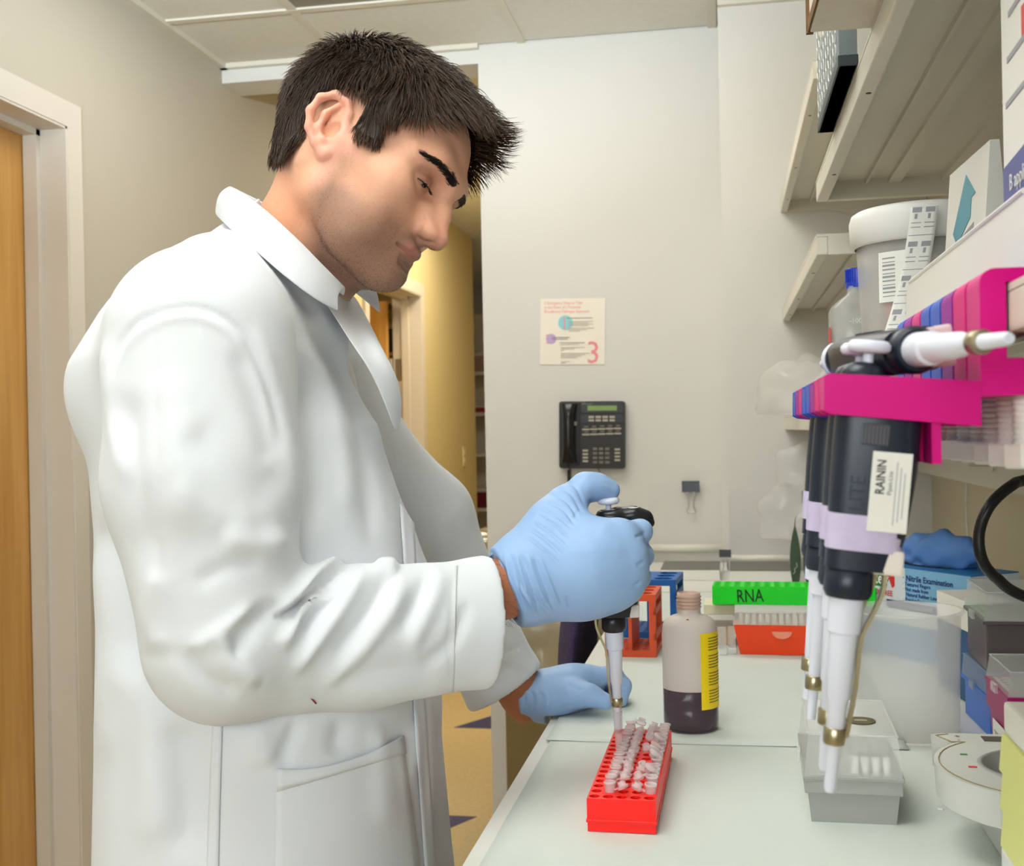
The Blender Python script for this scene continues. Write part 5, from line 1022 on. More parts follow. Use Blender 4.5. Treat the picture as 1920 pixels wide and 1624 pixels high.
chin = np.exp(-(((x-0.095)/0.02)**2+((z+0.079)/0.014)**2+(y/0.03)**2)); mixc(0.4*chin, (128, 100, 82))
lip = np.clip(np.exp(-((z+0.0556-ay*ay*2)/0.0060)**4)*sm(0.027, 0.020, ay)*sm(0.0865, 0.0905, x+ay*ay*14), 0, 1); mixc(0.55*lip*sm(0.024, 0.014, ay), (200, 122, 116))
nose = np.exp(-(((x-0.113)/0.014)**2+((z+0.024)/0.014)**2+(y/0.016)**2)); mixc(0.55*nose, (232, 150, 132))
lid_shade = np.exp(-(((x-0.086)/0.012)**2+((ay-0.032)/0.017)**2+((z-0.016)/0.011)**2)); mixc(0.62*lid_shade, (150, 92, 72))  # lid tone plus shade under the brow, put into the skin colour
earm = sm(0.074, 0.080, ay)*sm(-0.06, -0.04, z); mixc(0.55*earm, (238, 168, 150))
M_SKIN = mat('skin', (0.7, 0.45, 0.33), 0.48, sss=0.18, vcol='Col', noise=0.05, nscale=260, bump=0.06, bscale=700, spec=0.4)
HW = h2w(HV)
# eyeballs, brows, hair go on as parts
for e in EYE:
    c = h2w(e); G = []; g = np.array((0.86, 0.0, -0.50)); g /= np.linalg.norm(g)
    o = MB().lathe([(0.0001, -0.0127)]+[(0.0127*math.cos(a), 0.0127*math.sin(a)) for a in np.linspace(-1.5, 1.5, 15)]+[(0.0001, 0.0127)], 24, cap=False).build('eye', mat('eye_white', srgb(196, 176, 166), 0.15), PERSON, True)
    o.location = c-PO; gw = HR@g; o.rotation_euler = Vector(gw).to_track_quat('Z', 'Y').to_euler(); o['label'] = 'downcast eye'
    MB().lathe([(0.0001, 0.01295)]+[(0.013*math.sin(a), 0.013*math.cos(a)) for a in np.linspace(0.03, 0.44, 8)], 24, cap=False).build('iris', mat('iris_brown', srgb(38, 24, 18), 0.08), o, True)
# --- hair
HAIR_POLY = [(505, 300), (545, 300), (575, 262), (590, 215), (600, 180), (640, 178), (650, 215), (662, 262), (690, 288), (716, 276), (728, 244), (762, 226), (792, 232), (830, 218), (862, 234), (893, 262), (905, 240), (980, 200), (900, 0), (500, 0), (460, 200)]
def inpoly(P, poly):
    inside = np.zeros(len(P), bool); n = len(poly)
    for i in range(n):
        (x1, y1), (x2, y2) = poly[i], poly[(i+1) % n]; c = ((y1 > P[:, 1]) != (y2 > P[:, 1])) & (P[:, 0] < (x2-x1)*(P[:, 1]-y1)/(y2-y1+1e-9)+x1); inside ^= c
    return inside
# hair region: read on the near side, mirrored to the far side
Hn = HV.copy(); Hn[:, 1] = -np.abs(Hn[:, 1]); hm = inpoly(proj(h2w(Hn)), HAIR_POLY) & (np.abs(HV[:, 1]) < 0.0795) & (HV[:, 2] > -0.075) & ~((HV[:, 0] > 0.02) & (HV[:, 2] < 0.012))
earz = (np.abs(HV[:, 1]) > 0.0725) & (HV[:, 0] > -0.052) & (HV[:, 0] < 0.006) & (HV[:, 2] < 0.058) & (HV[:, 2] > -0.03); hm &= ~earz
fm_ = hm[HQ].all(1); used = np.unique(HQ[fm_]); remap = np.full(len(HV), -1); remap[used] = np.arange(len(used))
CV = HV[used]; CN = HN[used]; edgeV = np.zeros(len(HV), bool); edgeV[np.unique(HQ[~fm_])] = True
dist_in = np.where(edgeV[used], 0.0, 1.0)
for _ in range(7):
    dist_in = relax(np.stack([dist_in]*3, 1), remap[HQ[fm_]], 1, 1.0)[:, 0]*np.where(edgeV[used], 0, 1)
cap_off = 0.0012+0.0085*np.clip(dist_in*1.3, 0, 1)+0.006*sm(0.06, 0.12, CV[:, 2])
M_HAIRC = mat('hair_cap', srgb(48, 35, 28), 0.6, noise=0.3, nscale=160); M_HAIR = mat('hair_strand', (0.03, 0.02, 0.015), 0.42, vcol='Col', spec=0.35)
capf = remap[HQ[fm_]]; capf = capf[(dist_in[capf] > 0.10).all(1)]
hair = npmesh('hair', h2w(CV+CN*cap_off[:, None]), capf, M_HAIRC, PERSON, None, PO); hair['label'] = 'short dark brown hair with a raised fringe'
def strands(roots, nrm, flow, length, lift, rad, curl, col, seed, seg=5):
    rg = np.random.default_rng(seed); n = len(roots); P = [roots]; d = nrm*lift[:, None]+flow*(1-lift[:, None])
    d /= np.linalg.norm(d, axis=1)[:, None]; jit = rg.normal(size=(n, 3))*0.12; d = d+jit; d /= np.linalg.norm(d, axis=1)[:, None]
    cur = roots.copy()
    for k in range(seg):
        t = (k+1)/seg; dk = d*(1-t)+(flow+curl*t)*t+rg.normal(size=(n, 3))*0.05; dk /= np.linalg.norm(dk, axis=1)[:, None]; cur = cur+dk*(length/seg)[:, None]; P.append(cur)
    P = np.stack(P, 1); V = []; Fq = []; m = seg+1
    T = np.gradient(P, axis=1); T /= np.linalg.norm(T, axis=2)[:, :, None]+1e-9; A = np.cross(T, nrm[:, None, :]); A /= np.linalg.norm(A, axis=2)[:, :, None]+1e-9; B = np.cross(T, A)
    rr = rad[:, None]*np.array([1, 1, 0.95, 0.8, 0.55, 0.12][:m])[None, :]
    ring = [P+(A*math.cos(q)+B*math.sin(q))*rr[:, :, None] for q in (0, 2.094, 4.189)]; V = np.stack(ring, 2).reshape(-1, 3)
    i = np.arange(n)[:, None, None]*m*3; k = np.arange(seg)[None, :, None]*3; q = np.arange(3)[None, None, :]; q2 = (q+1) % 3
    Fq = np.stack([i+k+q, i+k+q2, i+k+3+q2, i+k+3+q], -1).reshape(-1, 4); return V, Fq, np.repeat(col, m*3, axis=0)
tri_a = np.linalg.norm(np.cross(CV[remap[HQ[fm_]][:, 2]]-CV[remap[HQ[fm_]][:, 0]], CV[remap[HQ[fm_]][:, 3]]-CV[remap[HQ[fm_]][:, 1]]), axis=1); FQ = remap[HQ[fm_]]
NS = 15000; pick = RNG.choice(len(FQ), NS, p=tri_a/tri_a.sum()); ww = RNG.dirichlet((1, 1, 1, 1), NS)
rt = (CV[FQ[pick]]*ww[:, :, None]).sum(1); rn = (CN[FQ[pick]]*ww[:, :, None]).sum(1); rn /= np.linalg.norm(rn, axis=1)[:, None]; din = dist_in[FQ[pick]].mean(1)
crown = np.array((-0.050, -0.012, 0.120)); fl_ = rt-crown; fl_[:, 2] *= 0.9; fl_ += np.array((0.035, 0, -0.02)); rx, ry, rz_ = rt.T
front = sm(0.045, 0.085, rx)*sm(0.045, 0.075, rz_); sidew = sm(0.045, 0.066, np.abs(ry))*(1-front)
fl_ = fl_/np.linalg.norm(fl_, axis=1)[:, None]
fl_ = fl_*(1-sidew[:, None])+sidew[:, None]*np.stack([0.25+0*rx, 0*rx, -1+0*rx], 1); backw = sm(-0.07, -0.10, rx)*(1-sidew); fl_ = fl_*(1-backw[:, None])+backw[:, None]*np.array((0.12, 0, -1.0))
fl_ = fl_*(1-front[:, None])+front[:, None]*np.stack([1.0+0*rx, -0.15+0*rx, -0.05+0*rx], 1)
clump = np.sin(rt@np.array((95, 60, 40.))+1)*np.cos(rt@np.array((-50, 110, 70.))); fl_ += 0.28*clump[:, None]*np.cross(rn, fl_)
fl_ = fl_-rn*(fl_*rn).sum(1)[:, None]*(1-0.6*front)[:, None]; fl_ /= np.linalg.norm(fl_, axis=1)[:, None]
ln = 0.017+0.016*sm(0.03, 0.10, rz_)+0.018*front+RNG.uniform(-0.004, 0.005, NS); ln = ln*(0.55+0.45*np.clip(din*2.5+front, 0, 1)); ln *= np.where(sidew > 0.5, 0.85, 1.0)
lift = 0.30+0.22*sm(0.06, 0.12, rz_)+0.12*front+RNG.uniform(-0.08, 0.1, NS)
flick = front*np.clip(np.sin(rt[:, 1]*70+0.4)+0.35+RNG.normal(size=NS)*0.3, -1.0, 1.3); curl = np.stack([0*rx, 0*rx, 0.75*flick], 1)+rn*(-0.10*(1-front))[:, None]
tone = RNG.uniform(0.6, 1.5, NS)[:, None]; colr = np.array(srgb(66, 48, 37))*tone+np.array((0.012, 0.006, 0.002))*front[:, None]*tone
root = rt+rn*((0.0012+0.0085*np.clip(din*1.3, 0, 1)+0.006*sm(0.06, 0.12, rz_))*RNG.uniform(0.55, 1.0, NS))[:, None]
rad = RNG.uniform(0.00032, 0.00062, NS)
SV, SQ, SCo = strands(root, rn, fl_, ln, np.clip(lift, 0.05, 0.8), rad, curl, colr, 5)
st_ = npmesh('hair_strands', h2w(SV), SQ, M_HAIR, hair, SCo, PO); st_['kind'] = 'stuff'
# cowlick on the crown
def brow(s):
    n = 700; t = RNG.uniform(0, 1, n)**0.9; wv = np.clip(RNG.normal(size=n)*0.5, -1, 1); cs = np.array(spline([(853, 350, 0), (846, 333, 0), (830, 312, 0), (812, 299, 0), (792, 288, 0)], 10))[:, :2]
    ii = t*(len(cs)-1.001); a = ii.astype(int); f_ = (ii-a)[:, None]; q = cs[a]*(1-f_)+cs[a+1]*f_; tg = cs[a+1]-cs[a]; tg /= np.linalg.norm(tg, axis=1)[:, None]; nr = np.stack([-tg[:, 1], tg[:, 0]], 1)
    q = q+nr*(wv*(8.5-6.0*t))[:, None]; tip = q+tg*14+nr*((1-t)*-5)[:, None]
    cand = np.where((((CAM-HW)*(HN@HR.T)).sum(1) > 0) & (HV[:, 1] < 0.004) & (HV[:, 2] > 0.01) & (HV[:, 2] < 0.06) & (HV[:, 0] > 0.05))[0]; CP = proj(HW[cand])
    g = lambda Q_: cand[np.argmin(((Q_[:, None, :]-CP[None])**2).sum(2), 1)]
    i0, i1 = g(q), g(tip); p = HV[i0]+HN[i0]*0.0002+RNG.normal(size=(n, 3))*0.0005; nn = HN[i0]; fl = HV[i1]-HV[i0]+RNG.normal(size=(n, 3))*0.0008; fl /= np.linalg.norm(fl, axis=1)[:, None]+1e-9
    if s > 0: p, nn, fl = p*(1, -1, 1), nn*(1, -1, 1), fl*(1, -1, 1)
    return strands(p, nn, fl, RNG.uniform(0.005, 0.009, n)*(1-0.3*t), np.full(n, 0.22), np.full(n, 0.00030), -0.12*nn, np.tile(np.array(srgb(36, 26, 21)), (n, 1)), 9)
from mathutils.kdtree import KDTree
HKD = KDTree(len(HV)); [HKD.insert(p, i) for i, p in enumerate(HV)]; HKD.balance()
for s in (-1, 1):
    BV, BQ, BC = brow(s); o = npmesh('eyebrow', h2w(BV), BQ, M_HAIR, PERSON, BC, PO); o['kind'] = 'stuff'
# upper lashes
for e in EYE:
    s = 1 if e[1] > 0 else -1; n = 70; t = np.linspace(0, 1, n); a0 = np.array((e[0]+0.0128, e[1]-s*0.0105, e[2]-0.0040)); a1 = np.array((e[0]+0.0140, e[1]+s*0.002, e[2]-0.0028)); a2 = np.array((e[0]+0.0070, e[1]+s*0.0128, e[2]-0.0030))
    p = ((1-t)**2)[:, None]*a0+(2*t*(1-t))[:, None]*(2*a1-0.5*(a0+a2))+(t**2)[:, None]*a2; fl = np.stack([0.8-0.4*t, s*(t-0.35), -0.62+0*t], 1); fl /= np.linalg.norm(fl, axis=1)[:, None]
    LV_, LQ_, LC_ = strands(p, np.tile((1., 0, 0), (n, 1)), fl, np.full(n, 0.0065), np.full(n, 0.05), np.full(n, 0.00022), np.tile((0.2, 0, 0.5), (n, 1)), np.tile(np.array(srgb(24, 17, 14)), (n, 1)), 3); o = npmesh('eyelashes', h2w(LV_), LQ_, M_HAIR, PERSON, LC_, PO); o['kind'] = 'stuff'
# beard stubble: very short hairs on the jaw, chin and lip
bm_ = np.clip(beard*(1-0.75*np.exp(-(((x-0.06)/0.03)**2+((z+0.028)/0.018)**2)))+0.9*must+0.5*chin+0.55*side, 0, 1)*(1-np.clip(lip*1.5, 0, 1)); bm_[(np.abs(HV[:, 1]) > 0.08)] = 0; bm_[z < -0.105] = 0
ps_ = RNG.choice(len(HV), 3600, p=bm_/bm_.sum()); rp_ = HV[ps_]+np.cross(HN[ps_], RNG.normal(size=(3600, 3)))*0.0009; fb_ = np.tile(np.array((0.25, 0, -1.0)), (3600, 1))+RNG.normal(size=(3600, 3))*0.4; fb_ /= np.linalg.norm(fb_, axis=1)[:, None]
V_, Q_, C_ = strands(rp_, HN[ps_], fb_, RNG.uniform(0.0007, 0.0014, 3600), np.full(3600, 0.55), RNG.uniform(0.00006, 0.00010, 3600), np.zeros((3600, 3)), np.tile(np.array(srgb(48, 36, 30)), (3600, 1)), 8, 2); o = npmesh('beard_stubble', h2w(V_), Q_, M_HAIR, PERSON, C_, PO); o['kind'] = 'stuff'
HEADMESH = (HW, HQ, vc)
# ================================================================ the man: body, lab coat, gloves
A3 = lambda *p: np.array(p, float)
SH_R, EL_R, WR_R = A3(-0.490, 1.045, 1.385), A3(-0.452, 1.000, 1.105), P3(952, 1102, 1.178)
SH_L, EL_L, WR_L = A3(-0.520, 1.385, 1.380), A3(-0.392, 1.490, 1.180), P3(985, 1312, 1.560)
# --- one body: fine head joined to trunk, arms and legs beneath the clothes
b = Vol((-0.72, 0.92, -0.005), (-0.18, 1.66, 1.50), 0.009)
b.cap((-0.505, 1.215, 1.43), (-0.52, 1.215, 1.30), 0.075, 0.11, 0.05); b.ell((-0.525, 1.215, 1.26), (0.115, 0.165, 0.17), 0.08); b.ell((-0.520, 1.215, 1.05), (0.105, 0.145, 0.18), 0.08); b.ell((-0.525, 1.215, 0.92), (0.115, 0.160, 0.13), 0.08)
for sh, el, wr in ((SH_R, EL_R, WR_R), (SH_L, EL_L, WR_L)):
    b.cap((-0.51, 1.215, 1.40), sh, 0.07, 0.055, 0.05); b.chain([(sh, 0.052), (el, 0.040), (el+(wr-el)*0.35, 0.040), (wr, 0.0315)], 0.02)
for s in (-1, 1): b.chain([((-0.525, 1.215+s*0.085, 0.88), 0.085), ((-0.50, 1.215+s*0.10, 0.50), 0.055), ((-0.53, 1.215+s*0.105, 0.42), 0.056), ((-0.53, 1.215+s*0.11, 0.085), 0.040), ((-0.40, 1.215+s*0.13, 0.03), 0.028)], 0.03)
BV_, BQ_ = b.mesh(); nH = len(HEADMESH[0]); skin0 = np.tile(np.array(srgb(190, 122, 88)), (len(BV_), 1))
body = npmesh('body', np.concatenate([HEADMESH[0], BV_]), np.concatenate([HEADMESH[1], BQ_+nH]), M_SKIN, PERSON, np.concatenate([HEADMESH[2], skin0]), PO); body['label'] = 'bowed head, neck and forearms'
# --- trousers and shoes
t_ = Vol((-0.70, 1.00, 0.02), (-0.34, 1.44, 1.02), 0.008); t_.ell((-0.525, 1.215, 0.93), (0.125, 0.170, 0.10), 0.05)
for s in (-1, 1): t_.chain([((-0.525, 1.215+s*0.085, 0.88), 0.095), ((-0.50, 1.215+s*0.10, 0.50), 0.075), ((-0.53, 1.215+s*0.105, 0.40), 0.074), ((-0.53, 1.215+s*0.11, 0.09), 0.064)], 0.03)
V_, Q_ = t_.mesh(); npmesh('trousers', V_, Q_, mat('dark_trousers', srgb(58, 54, 52), 0.85, bump=0.2, bscale=500), PERSON, None, PO)
for s in (-1, 1):
    t_ = Vol((-0.64, 1.13+s*0.12, 0.0), (-0.32, 1.30+s*0.12, 0.16), 0.005); t_.cap((-0.56, 1.215+s*0.112, 0.045), (-0.40, 1.215+s*0.130, 0.036), 0.043, 0.038, 0.02); t_.cap((-0.55, 1.215+s*0.11, 0.06), (-0.54, 1.215+s*0.11, 0.105), 0.045, 0.046, 0.02)
    t_.op(lambda X, Y, Z: Z-0.006+0*X+0*Y, (-0.7, 0.9, -0.05), (-0.3, 1.6, 0.02), 0.004, True); V_, Q_ = t_.mesh(); npmesh('shoe', V_, Q_, mat('black_leather', (0.02, 0.018, 0.016), 0.35), PERSON, None, PO)
t_ = Vol((-0.66, 1.03, 1.05), (-0.36, 1.40, 1.50), 0.006); t_.cap((-0.470, 1.212, 1.452), (-0.52, 1.215, 1.36), 0.0700, 0.10, 0.03); t_.ell((-0.515, 1.215, 1.26), (0.125, 0.165, 0.17), 0.06)
V_, Q_ = t_.mesh(); npmesh('shirt', V_, Q_, mat('shirt_cotton', srgb(226, 224, 216), 0.9), PERSON, None, PO)
# --- lab coat
M_COAT = mat('coat_cotton', srgb(234, 237, 241), 0.85, bump=0.10, bscale=1400, sheen=0.15); M_SEAM = mat('coat_seam', srgb(224, 224, 222), 0.9)
zt = np.array([0.50, 0.80, 0.95, 1.10, 1.20, 1.30, 1.37, 1.42, 1.46, 1.495, 1.51])
xb = np.array([-0.672, -0.668, -0.666, -0.664, -0.664, -0.668, -0.655, -0.620, -0.580, -0.540, -0.49])
xf = np.array([-0.300, -0.305, -0.315, -0.312, -0.334, -0.366, -0.404, -0.428, -0.442, -0.450, -0.46])
yh = np.array([0.245, 0.232, 0.215, 0.200, 0.200, 0.200, 0.190, 0.160, 0.115, 0.075, 0.012])
c_ = Vol((-0.775, 0.90, 0.50), (-0.245, 1.50, 1.56), 0.0042)
def torso(X, Y, Z):
    z = Z.ravel(); a = np.interp(z, zt, xb)[None, None, :]; f_ = np.interp(z, zt, xf)[None, None, :]; h_ = np.interp(z, zt, yh)[None, None, :]
    sh_ = (0.42*np.clip((z-1.12)/0.16, 0, 1))[None, None, :]; X = X+sh_*np.maximum(Y-1.20, 0)
    cx, ax_ = (a+f_)/2, (f_-a)/2; r = ((np.abs(X-cx)/ax_)**2.15+(np.abs(Y-1.215)/h_)**2.15)**(1/2.15); return (r-1)*np.minimum(ax_, h_)*0.8
c_.op(torso, (-0.80, 0.85, 0.4), (-0.2, 1.55, 1.6), 0.02)
for sh in (SH_R, SH_L): c_.cap((-0.500, 1.215, 1.435), sh+A3(0.0, 0.0, 0.008), 0.070, 0.078, 0.07)
c_.cap((-0.580, 1.130, 1.395), (-0.602, 1.095, 1.345), 0.052, 0.046, 0.05)
c_.op(lambda X, Y, Z: Z-0.53+0*X+0*Y, (-0.8, 0.8, 0.4), (-0.2, 1.6, 0.55), 0.01, True)
# neck opening
c_.chain([((-0.405, 1.21, 1.60), 0.074), ((-0.445, 1.21, 1.50), 0.066), ((-0.47, 1.21, 1.47), 0.05)], 0.01, sub=True)
CV_, CQ_ = c_.mesh(); CV_ = relax(CV_, CQ_, 2, 0.5)
R_ = random.Random(2)
cst = [([(560, 560), (640, 640), (700, 740), (730, 860)], 20, 0.006), ([(520, 600), (600, 720), (640, 860), (650, 1000)], 22, 0.007), ([(590, 620), (660, 740), (690, 900), (700, 1040)], 16, -0.006),
       ([(470, 440), (540, 520), (600, 600)], 12, -0.004), ([(430, 450), (500, 540), (560, 640)], 14, 0.004), ([(560, 700), (585, 850), (590, 1000)], 14, -0.007),
       ([(735, 800), (748, 900), (760, 1040), (775, 1200), (790, 1400), (805, 1620)], 9, -0.003), ([(752, 790), (766, 900), (780, 1040), (798, 1300), (812, 1620)], 8, 0.004),
       ([(820, 1330), (835, 1450), (850, 1620)], 10, -0.007), ([(700, 1345), (712, 1420), (715, 1560)], 16, 0.005), ([(640, 1350), (630, 1420)], 20, -0.006), ([(480, 1350), (500, 1440)], 30, 0.006),
       ([(560, 1345), (540, 1400), (520, 1440)], 14, -0.006), ([(330, 1340), (350, 1450), (345, 1620)], 40, -0.010), ([(240, 1200), (290, 1400), (300, 1620)], 40, 0.008), ([(190, 950), (240, 1150), (260, 1300)], 22, -0.010),
       ([(170, 1000), (200, 1200), (205, 1450)], 30, 0.006), ([(420, 1345), (415, 1480), (405, 1620)], 8, -0.001), ([(780, 1340), (770, 1420), (760, 1480)], 14, 0.006), ([(300, 470), (380, 450), (440, 430)], 14, 0.003), ([(240, 520), (320, 480), (400, 470)], 10, -0.003)]
CV_ = relax(folds(CV_, CQ_, cst), CQ_, 2, 0.45)
coat = npmesh('lab_coat', CV_, CQ_, M_COAT, PERSON, None, PO); coat['label'] = 'white buttoned lab coat with loose folds'
# --- sleeves
def sleeve(sh, mid, el, fa, cuff, wr_dir, strokes, rs_, box, cut=0.012):
    s_ = Vol(box[0], box[1], 0.0033)
    s_.chain([(sh, rs_[0]), (mid, rs_[1]), (el, rs_[2])], 0.02); s_.chain([(el, rs_[2]), (fa, rs_[3]), (cuff, rs_[4]), (cuff+wr_dir*0.08, rs_[4])], 0.014, sq=((0.45, -0.89, 0), 0.80))
    n_ = wr_dir; d0 = cuff@n_
    # trim square at the cuff, then hollow the opening
    s_.op(lambda X, Y, Z: d0-(X*n_[0]+Y*n_[1]+Z*n_[2]), cuff-0.14, cuff+0.16, 0.003, True)
    s_.cap(cuff-wr_dir*0.05, cuff+wr_dir*0.1, rs_[4]-0.006, rs_[4]-0.006, 0.003, True, sq=((0.45, -0.89, 0), 0.80))
    V_, Q_ = s_.mesh(); V_ = relax(V_, Q_, 2, 0.5); V_ = folds(V_, Q_, strokes); return relax(V_, Q_, 2, 0.45), Q_
CF_R = P3(917, 1166, 1.158); d_ = CF_R-EL_R; d_ = d_/np.linalg.norm(d_); d_ = A3(0.86, 0.50, -0.05); d_ /= np.linalg.norm(d_)
rst = [([(205, 730), (235, 630), (300, 586), (380, 580), (455, 625), (505, 730), (535, 850)], 6, -0.0030), ([(215, 745), (245, 645), (303, 602), (378, 596), (445, 640), (492, 740), (522, 860)], 7, 0.0022), ([(905, 1050), (860, 1070), (845, 1180), (850, 1300)], 4, -0.0015),   # hem line
       ([(745, 1034), (670, 1042), (605, 1082), (545, 1132), (500, 1165)], 10, 0.011, 's'), ([(640, 1085), (580, 1130), (540, 1165)], 9, -0.006),
       ([(480, 1130), (420, 1180), (330, 1235)], 14, 0.006), ([(545, 1140), (500, 1150), (450, 1200), (430, 1250)], 16, -0.008), ([(600, 1110), (560, 1160), (520, 1220)], 12, 0.009), ([(655, 1085), (600, 1150), (560, 1200)], 11, -0.008),
       ([(690, 1060), (650, 1130), (590, 1210), (540, 1270)], 13, 0.009), ([(735, 1065), (690, 1150), (620, 1240)], 13, -0.007), ([(700, 1055), (725, 1060), (745, 1072)], 12, 0.010), ([(765, 1070), (730, 1150), (660, 1240), (590, 1300)], 16, 0.007), ([(800, 1066), (790, 1110), (750, 1190)], 12, -0.005), ([(830, 1060), (810, 1130), (760, 1230)], 16, 0.005), ([(880, 1120), (850, 1200), (780, 1260)], 14, -0.004),
       ([(300, 1060), (285, 1160), (310, 1230)], 22, 0.006), ([(340, 1200), (380, 1270), (450, 1310)], 18, -0.007), ([(410, 1180), (430, 1240), (490, 1290)], 14, 0.006),
       ([(470, 600), (515, 720), (545, 860), (552, 980)], 16, 0.004), ([(440, 640), (485, 760), (520, 880)], 24, -0.004), ([(350, 790), (440, 880), (530, 940)], 46, -0.005), ([(410, 1010), (480, 1022), (545, 1010)], 26, 0.007), ([(320, 900), (400, 970), (500, 985)], 34, 0.003), ([(310, 680), (335, 850), (345, 1020)], 34, 0.004), ([(235, 720), (250, 900), (285, 1080)], 26, -0.006), ([(195, 620), (212, 760), (240, 920)], 20, 0.006),
       ([(290, 590), (292, 800), (296, 1000), (300, 1150)], 5, -0.0016), ([(360, 1100), (430, 1060), (500, 1050)], 16, -0.004), ([(640, 1290), (740, 1300), (850, 1280)], 20, 0.003), ([(560, 1290), (680, 1270), (800, 1230)], 26, -0.003)]
RV_, RQ_ = sleeve(SH_R, A3(-0.478, 1.015, 1.25), EL_R+A3(0, 0.0, 0.0), A3(-0.350, 1.075, 1.098), CF_R, d_, rst, (0.090, 0.086, 0.071, 0.067, 0.0635), ((-0.63, 0.88, 0.98), (-0.20, 1.30, 1.50)))
slr = npmesh('sleeve', RV_, RQ_, M_COAT, coat, None, PO); slr['label'] = 'creased near sleeve bent at the elbow'
CF_L = P3(948, 1290, 1.545); dl = WR_L+A3(0.03, 0.01, -0.01)-CF_L; dl = A3(0.50, 0.14, -0.86); dl /= np.linalg.norm(dl)
LV2, LQ2 = sleeve(SH_L, A3(-0.475, 1.44, 1.26), EL_L, A3(-0.355, 1.52, 1.07), CF_L, dl, [([(905, 1260), (950, 1225), (985, 1205)], 5, -0.002), ([(940, 1180), (965, 1230), (985, 1270)], 10, 0.003), ([(900, 1300), (940, 1260), (960, 1240)], 12, -0.004)], (0.085, 0.078, 0.064, 0.058, 0.054), ((-0.58, 1.30, 0.88), (-0.18, 1.66, 1.49)))
sll = npmesh('sleeve', LV2, LQ2, M_COAT, coat, None, PO); sll['label'] = 'far sleeve with wide cuff'
# blood-red pen fleck on the near sleeve, pockets and seams are laid on the cloth
TREE_C = BVHTree.FromPolygons([tuple(p) for p in CV_], [tuple(q) for q in CQ_]); TREE_R = BVHTree.FromPolygons([tuple(p) for p in RV_], [tuple(q) for q in RQ_])
def lay(tree, px, py, off):
    d = Vector(ray(px, py)).normalized(); h = tree.ray_cast(Vector(CAM), d)
    if h[0] is None: return None
    return np.array(h[0]+h[1]*off*(1 if h[1].dot(d) < 0 else -1))
def patch(name, corners, off, parent, tree, m=None, nu=14, nv=14, thick=0.0016, sag=0.0):
    (a, b_, c2, d2) = [np.array(q, float) for q in corners]; G = []; last = None
    for j in range(nv+1):
        row = []
        for i in range(nu+1):
            u, w_ = i/nu, j/nv; q = (a*(1-u)+b_*u)*(1-w_)+(d2*(1-u)+c2*u)*w_; q[1] += sag*4*u*(1-u)*(1-w_); p = lay(tree, q[0], q[1], off)
            if p is None: p = last if last is not None else P3(q[0], q[1], 1.05)
            last = p; row.append(tuple(p-PO))
        G.append(row)
    o = MB().grid(G).build(name, m or M_COAT, parent, True); md = o.modifiers.new('thick', 'SOLIDIFY'); md.thickness = thick; md.offset = 0; return o
pk = patch('hip_pocket', [(516, 1446), (752, 1382), (786, 1640), (516, 1640)], 0.0022, coat, TREE_C, None, 18, 18, 0.0016, 20)
patch('pocket_hem', [(518, 1441), (752, 1378), (758, 1412), (518, 1484)], 0.0034, pk, TREE_C, None, 18, 3, 0.0008, 20)
patch('chest_pocket', [(772, 812), (795, 812), (822, 1030), (795, 1010)], 0.003, coat, TREE_C, None, 6, 12)
patch('side_vent_strip', [(400, 1338), (418, 1338), (410, 1640), (388, 1640)], 0.0014, coat, TREE_C, None, 3, 18, 0.0010)
patch('front_placket', [(737, 800), (757, 735), (815, 1640), (795, 1640)], 0.0018, coat, TREE_C, None, 4, 40, 0.0014)
patch('red_fleck', [(582, 1309), (588, 1311), (594, 1318), (591, 1319)], 0.0008, slr, TREE_R, mat('red_fleck', srgb(176, 40, 70), 0.7), 3, 2, 0.0003)
patch('cuff_seam', [(853, 1062), (857, 1062), (850, 1296), (846, 1296)], 0.0008, slr, TREE_R, M_SEAM, 2, 20, 0.0008)
# collar: stand and fall around the neck, both sides
top = [(432, 350, 1.205), (455, 362, 1.150), (500, 396, 1.118), (555, 446, 1.110), (608, 500, 1.122), (648, 540, 1.152)]
bot = [(404, 402, 1.205), (430, 428, 1.118), (478, 470, 1.080), (536, 520, 1.072), (590, 560, 1.086), (634, 584, 1.118)]
def col_pts(lst, far): return [A3(p[0], 2*1.212-p[1], p[2]-0.0) if far else p for p in [P3(*q) for q in lst]]
inn = [(440, 372, 1.205), (468, 392, 1.158), (512, 428, 1.132), (562, 476, 1.126), (610, 526, 1.136), (645, 556, 1.160)]
for far in (False, True):
    T, B, I = [np.array(spline(col_pts(l, far), 5)) for l in (top, bot, inn)]; G = []
    if far: T, B, I = T[:18], B[:18], I[:18]
    for k in range(len(T)):
        row = [I[k], I[k]*0.45+T[k]*0.55, T[k]+A3(0, 0, 0.001)]
        for q in np.linspace(0.12, 1, 7): row.append(T[k]*(1-q)+B[k]*q+A3(0, (1 if far else -1)*0.010*math.sin(math.pi*q), 0.004*math.sin(math.pi*q)))
        G.append([tuple(p-PO) for p in row])
    o = MB().grid(G).build('collar', M_COAT, coat, True); md = o.modifiers.new('thick', 'SOLIDIFY'); md.thickness = 0.0022; md.offset = 0; sd_ = o.modifiers.new('sub', 'SUBSURF'); sd_.levels = 1; sd_.render_levels = 2
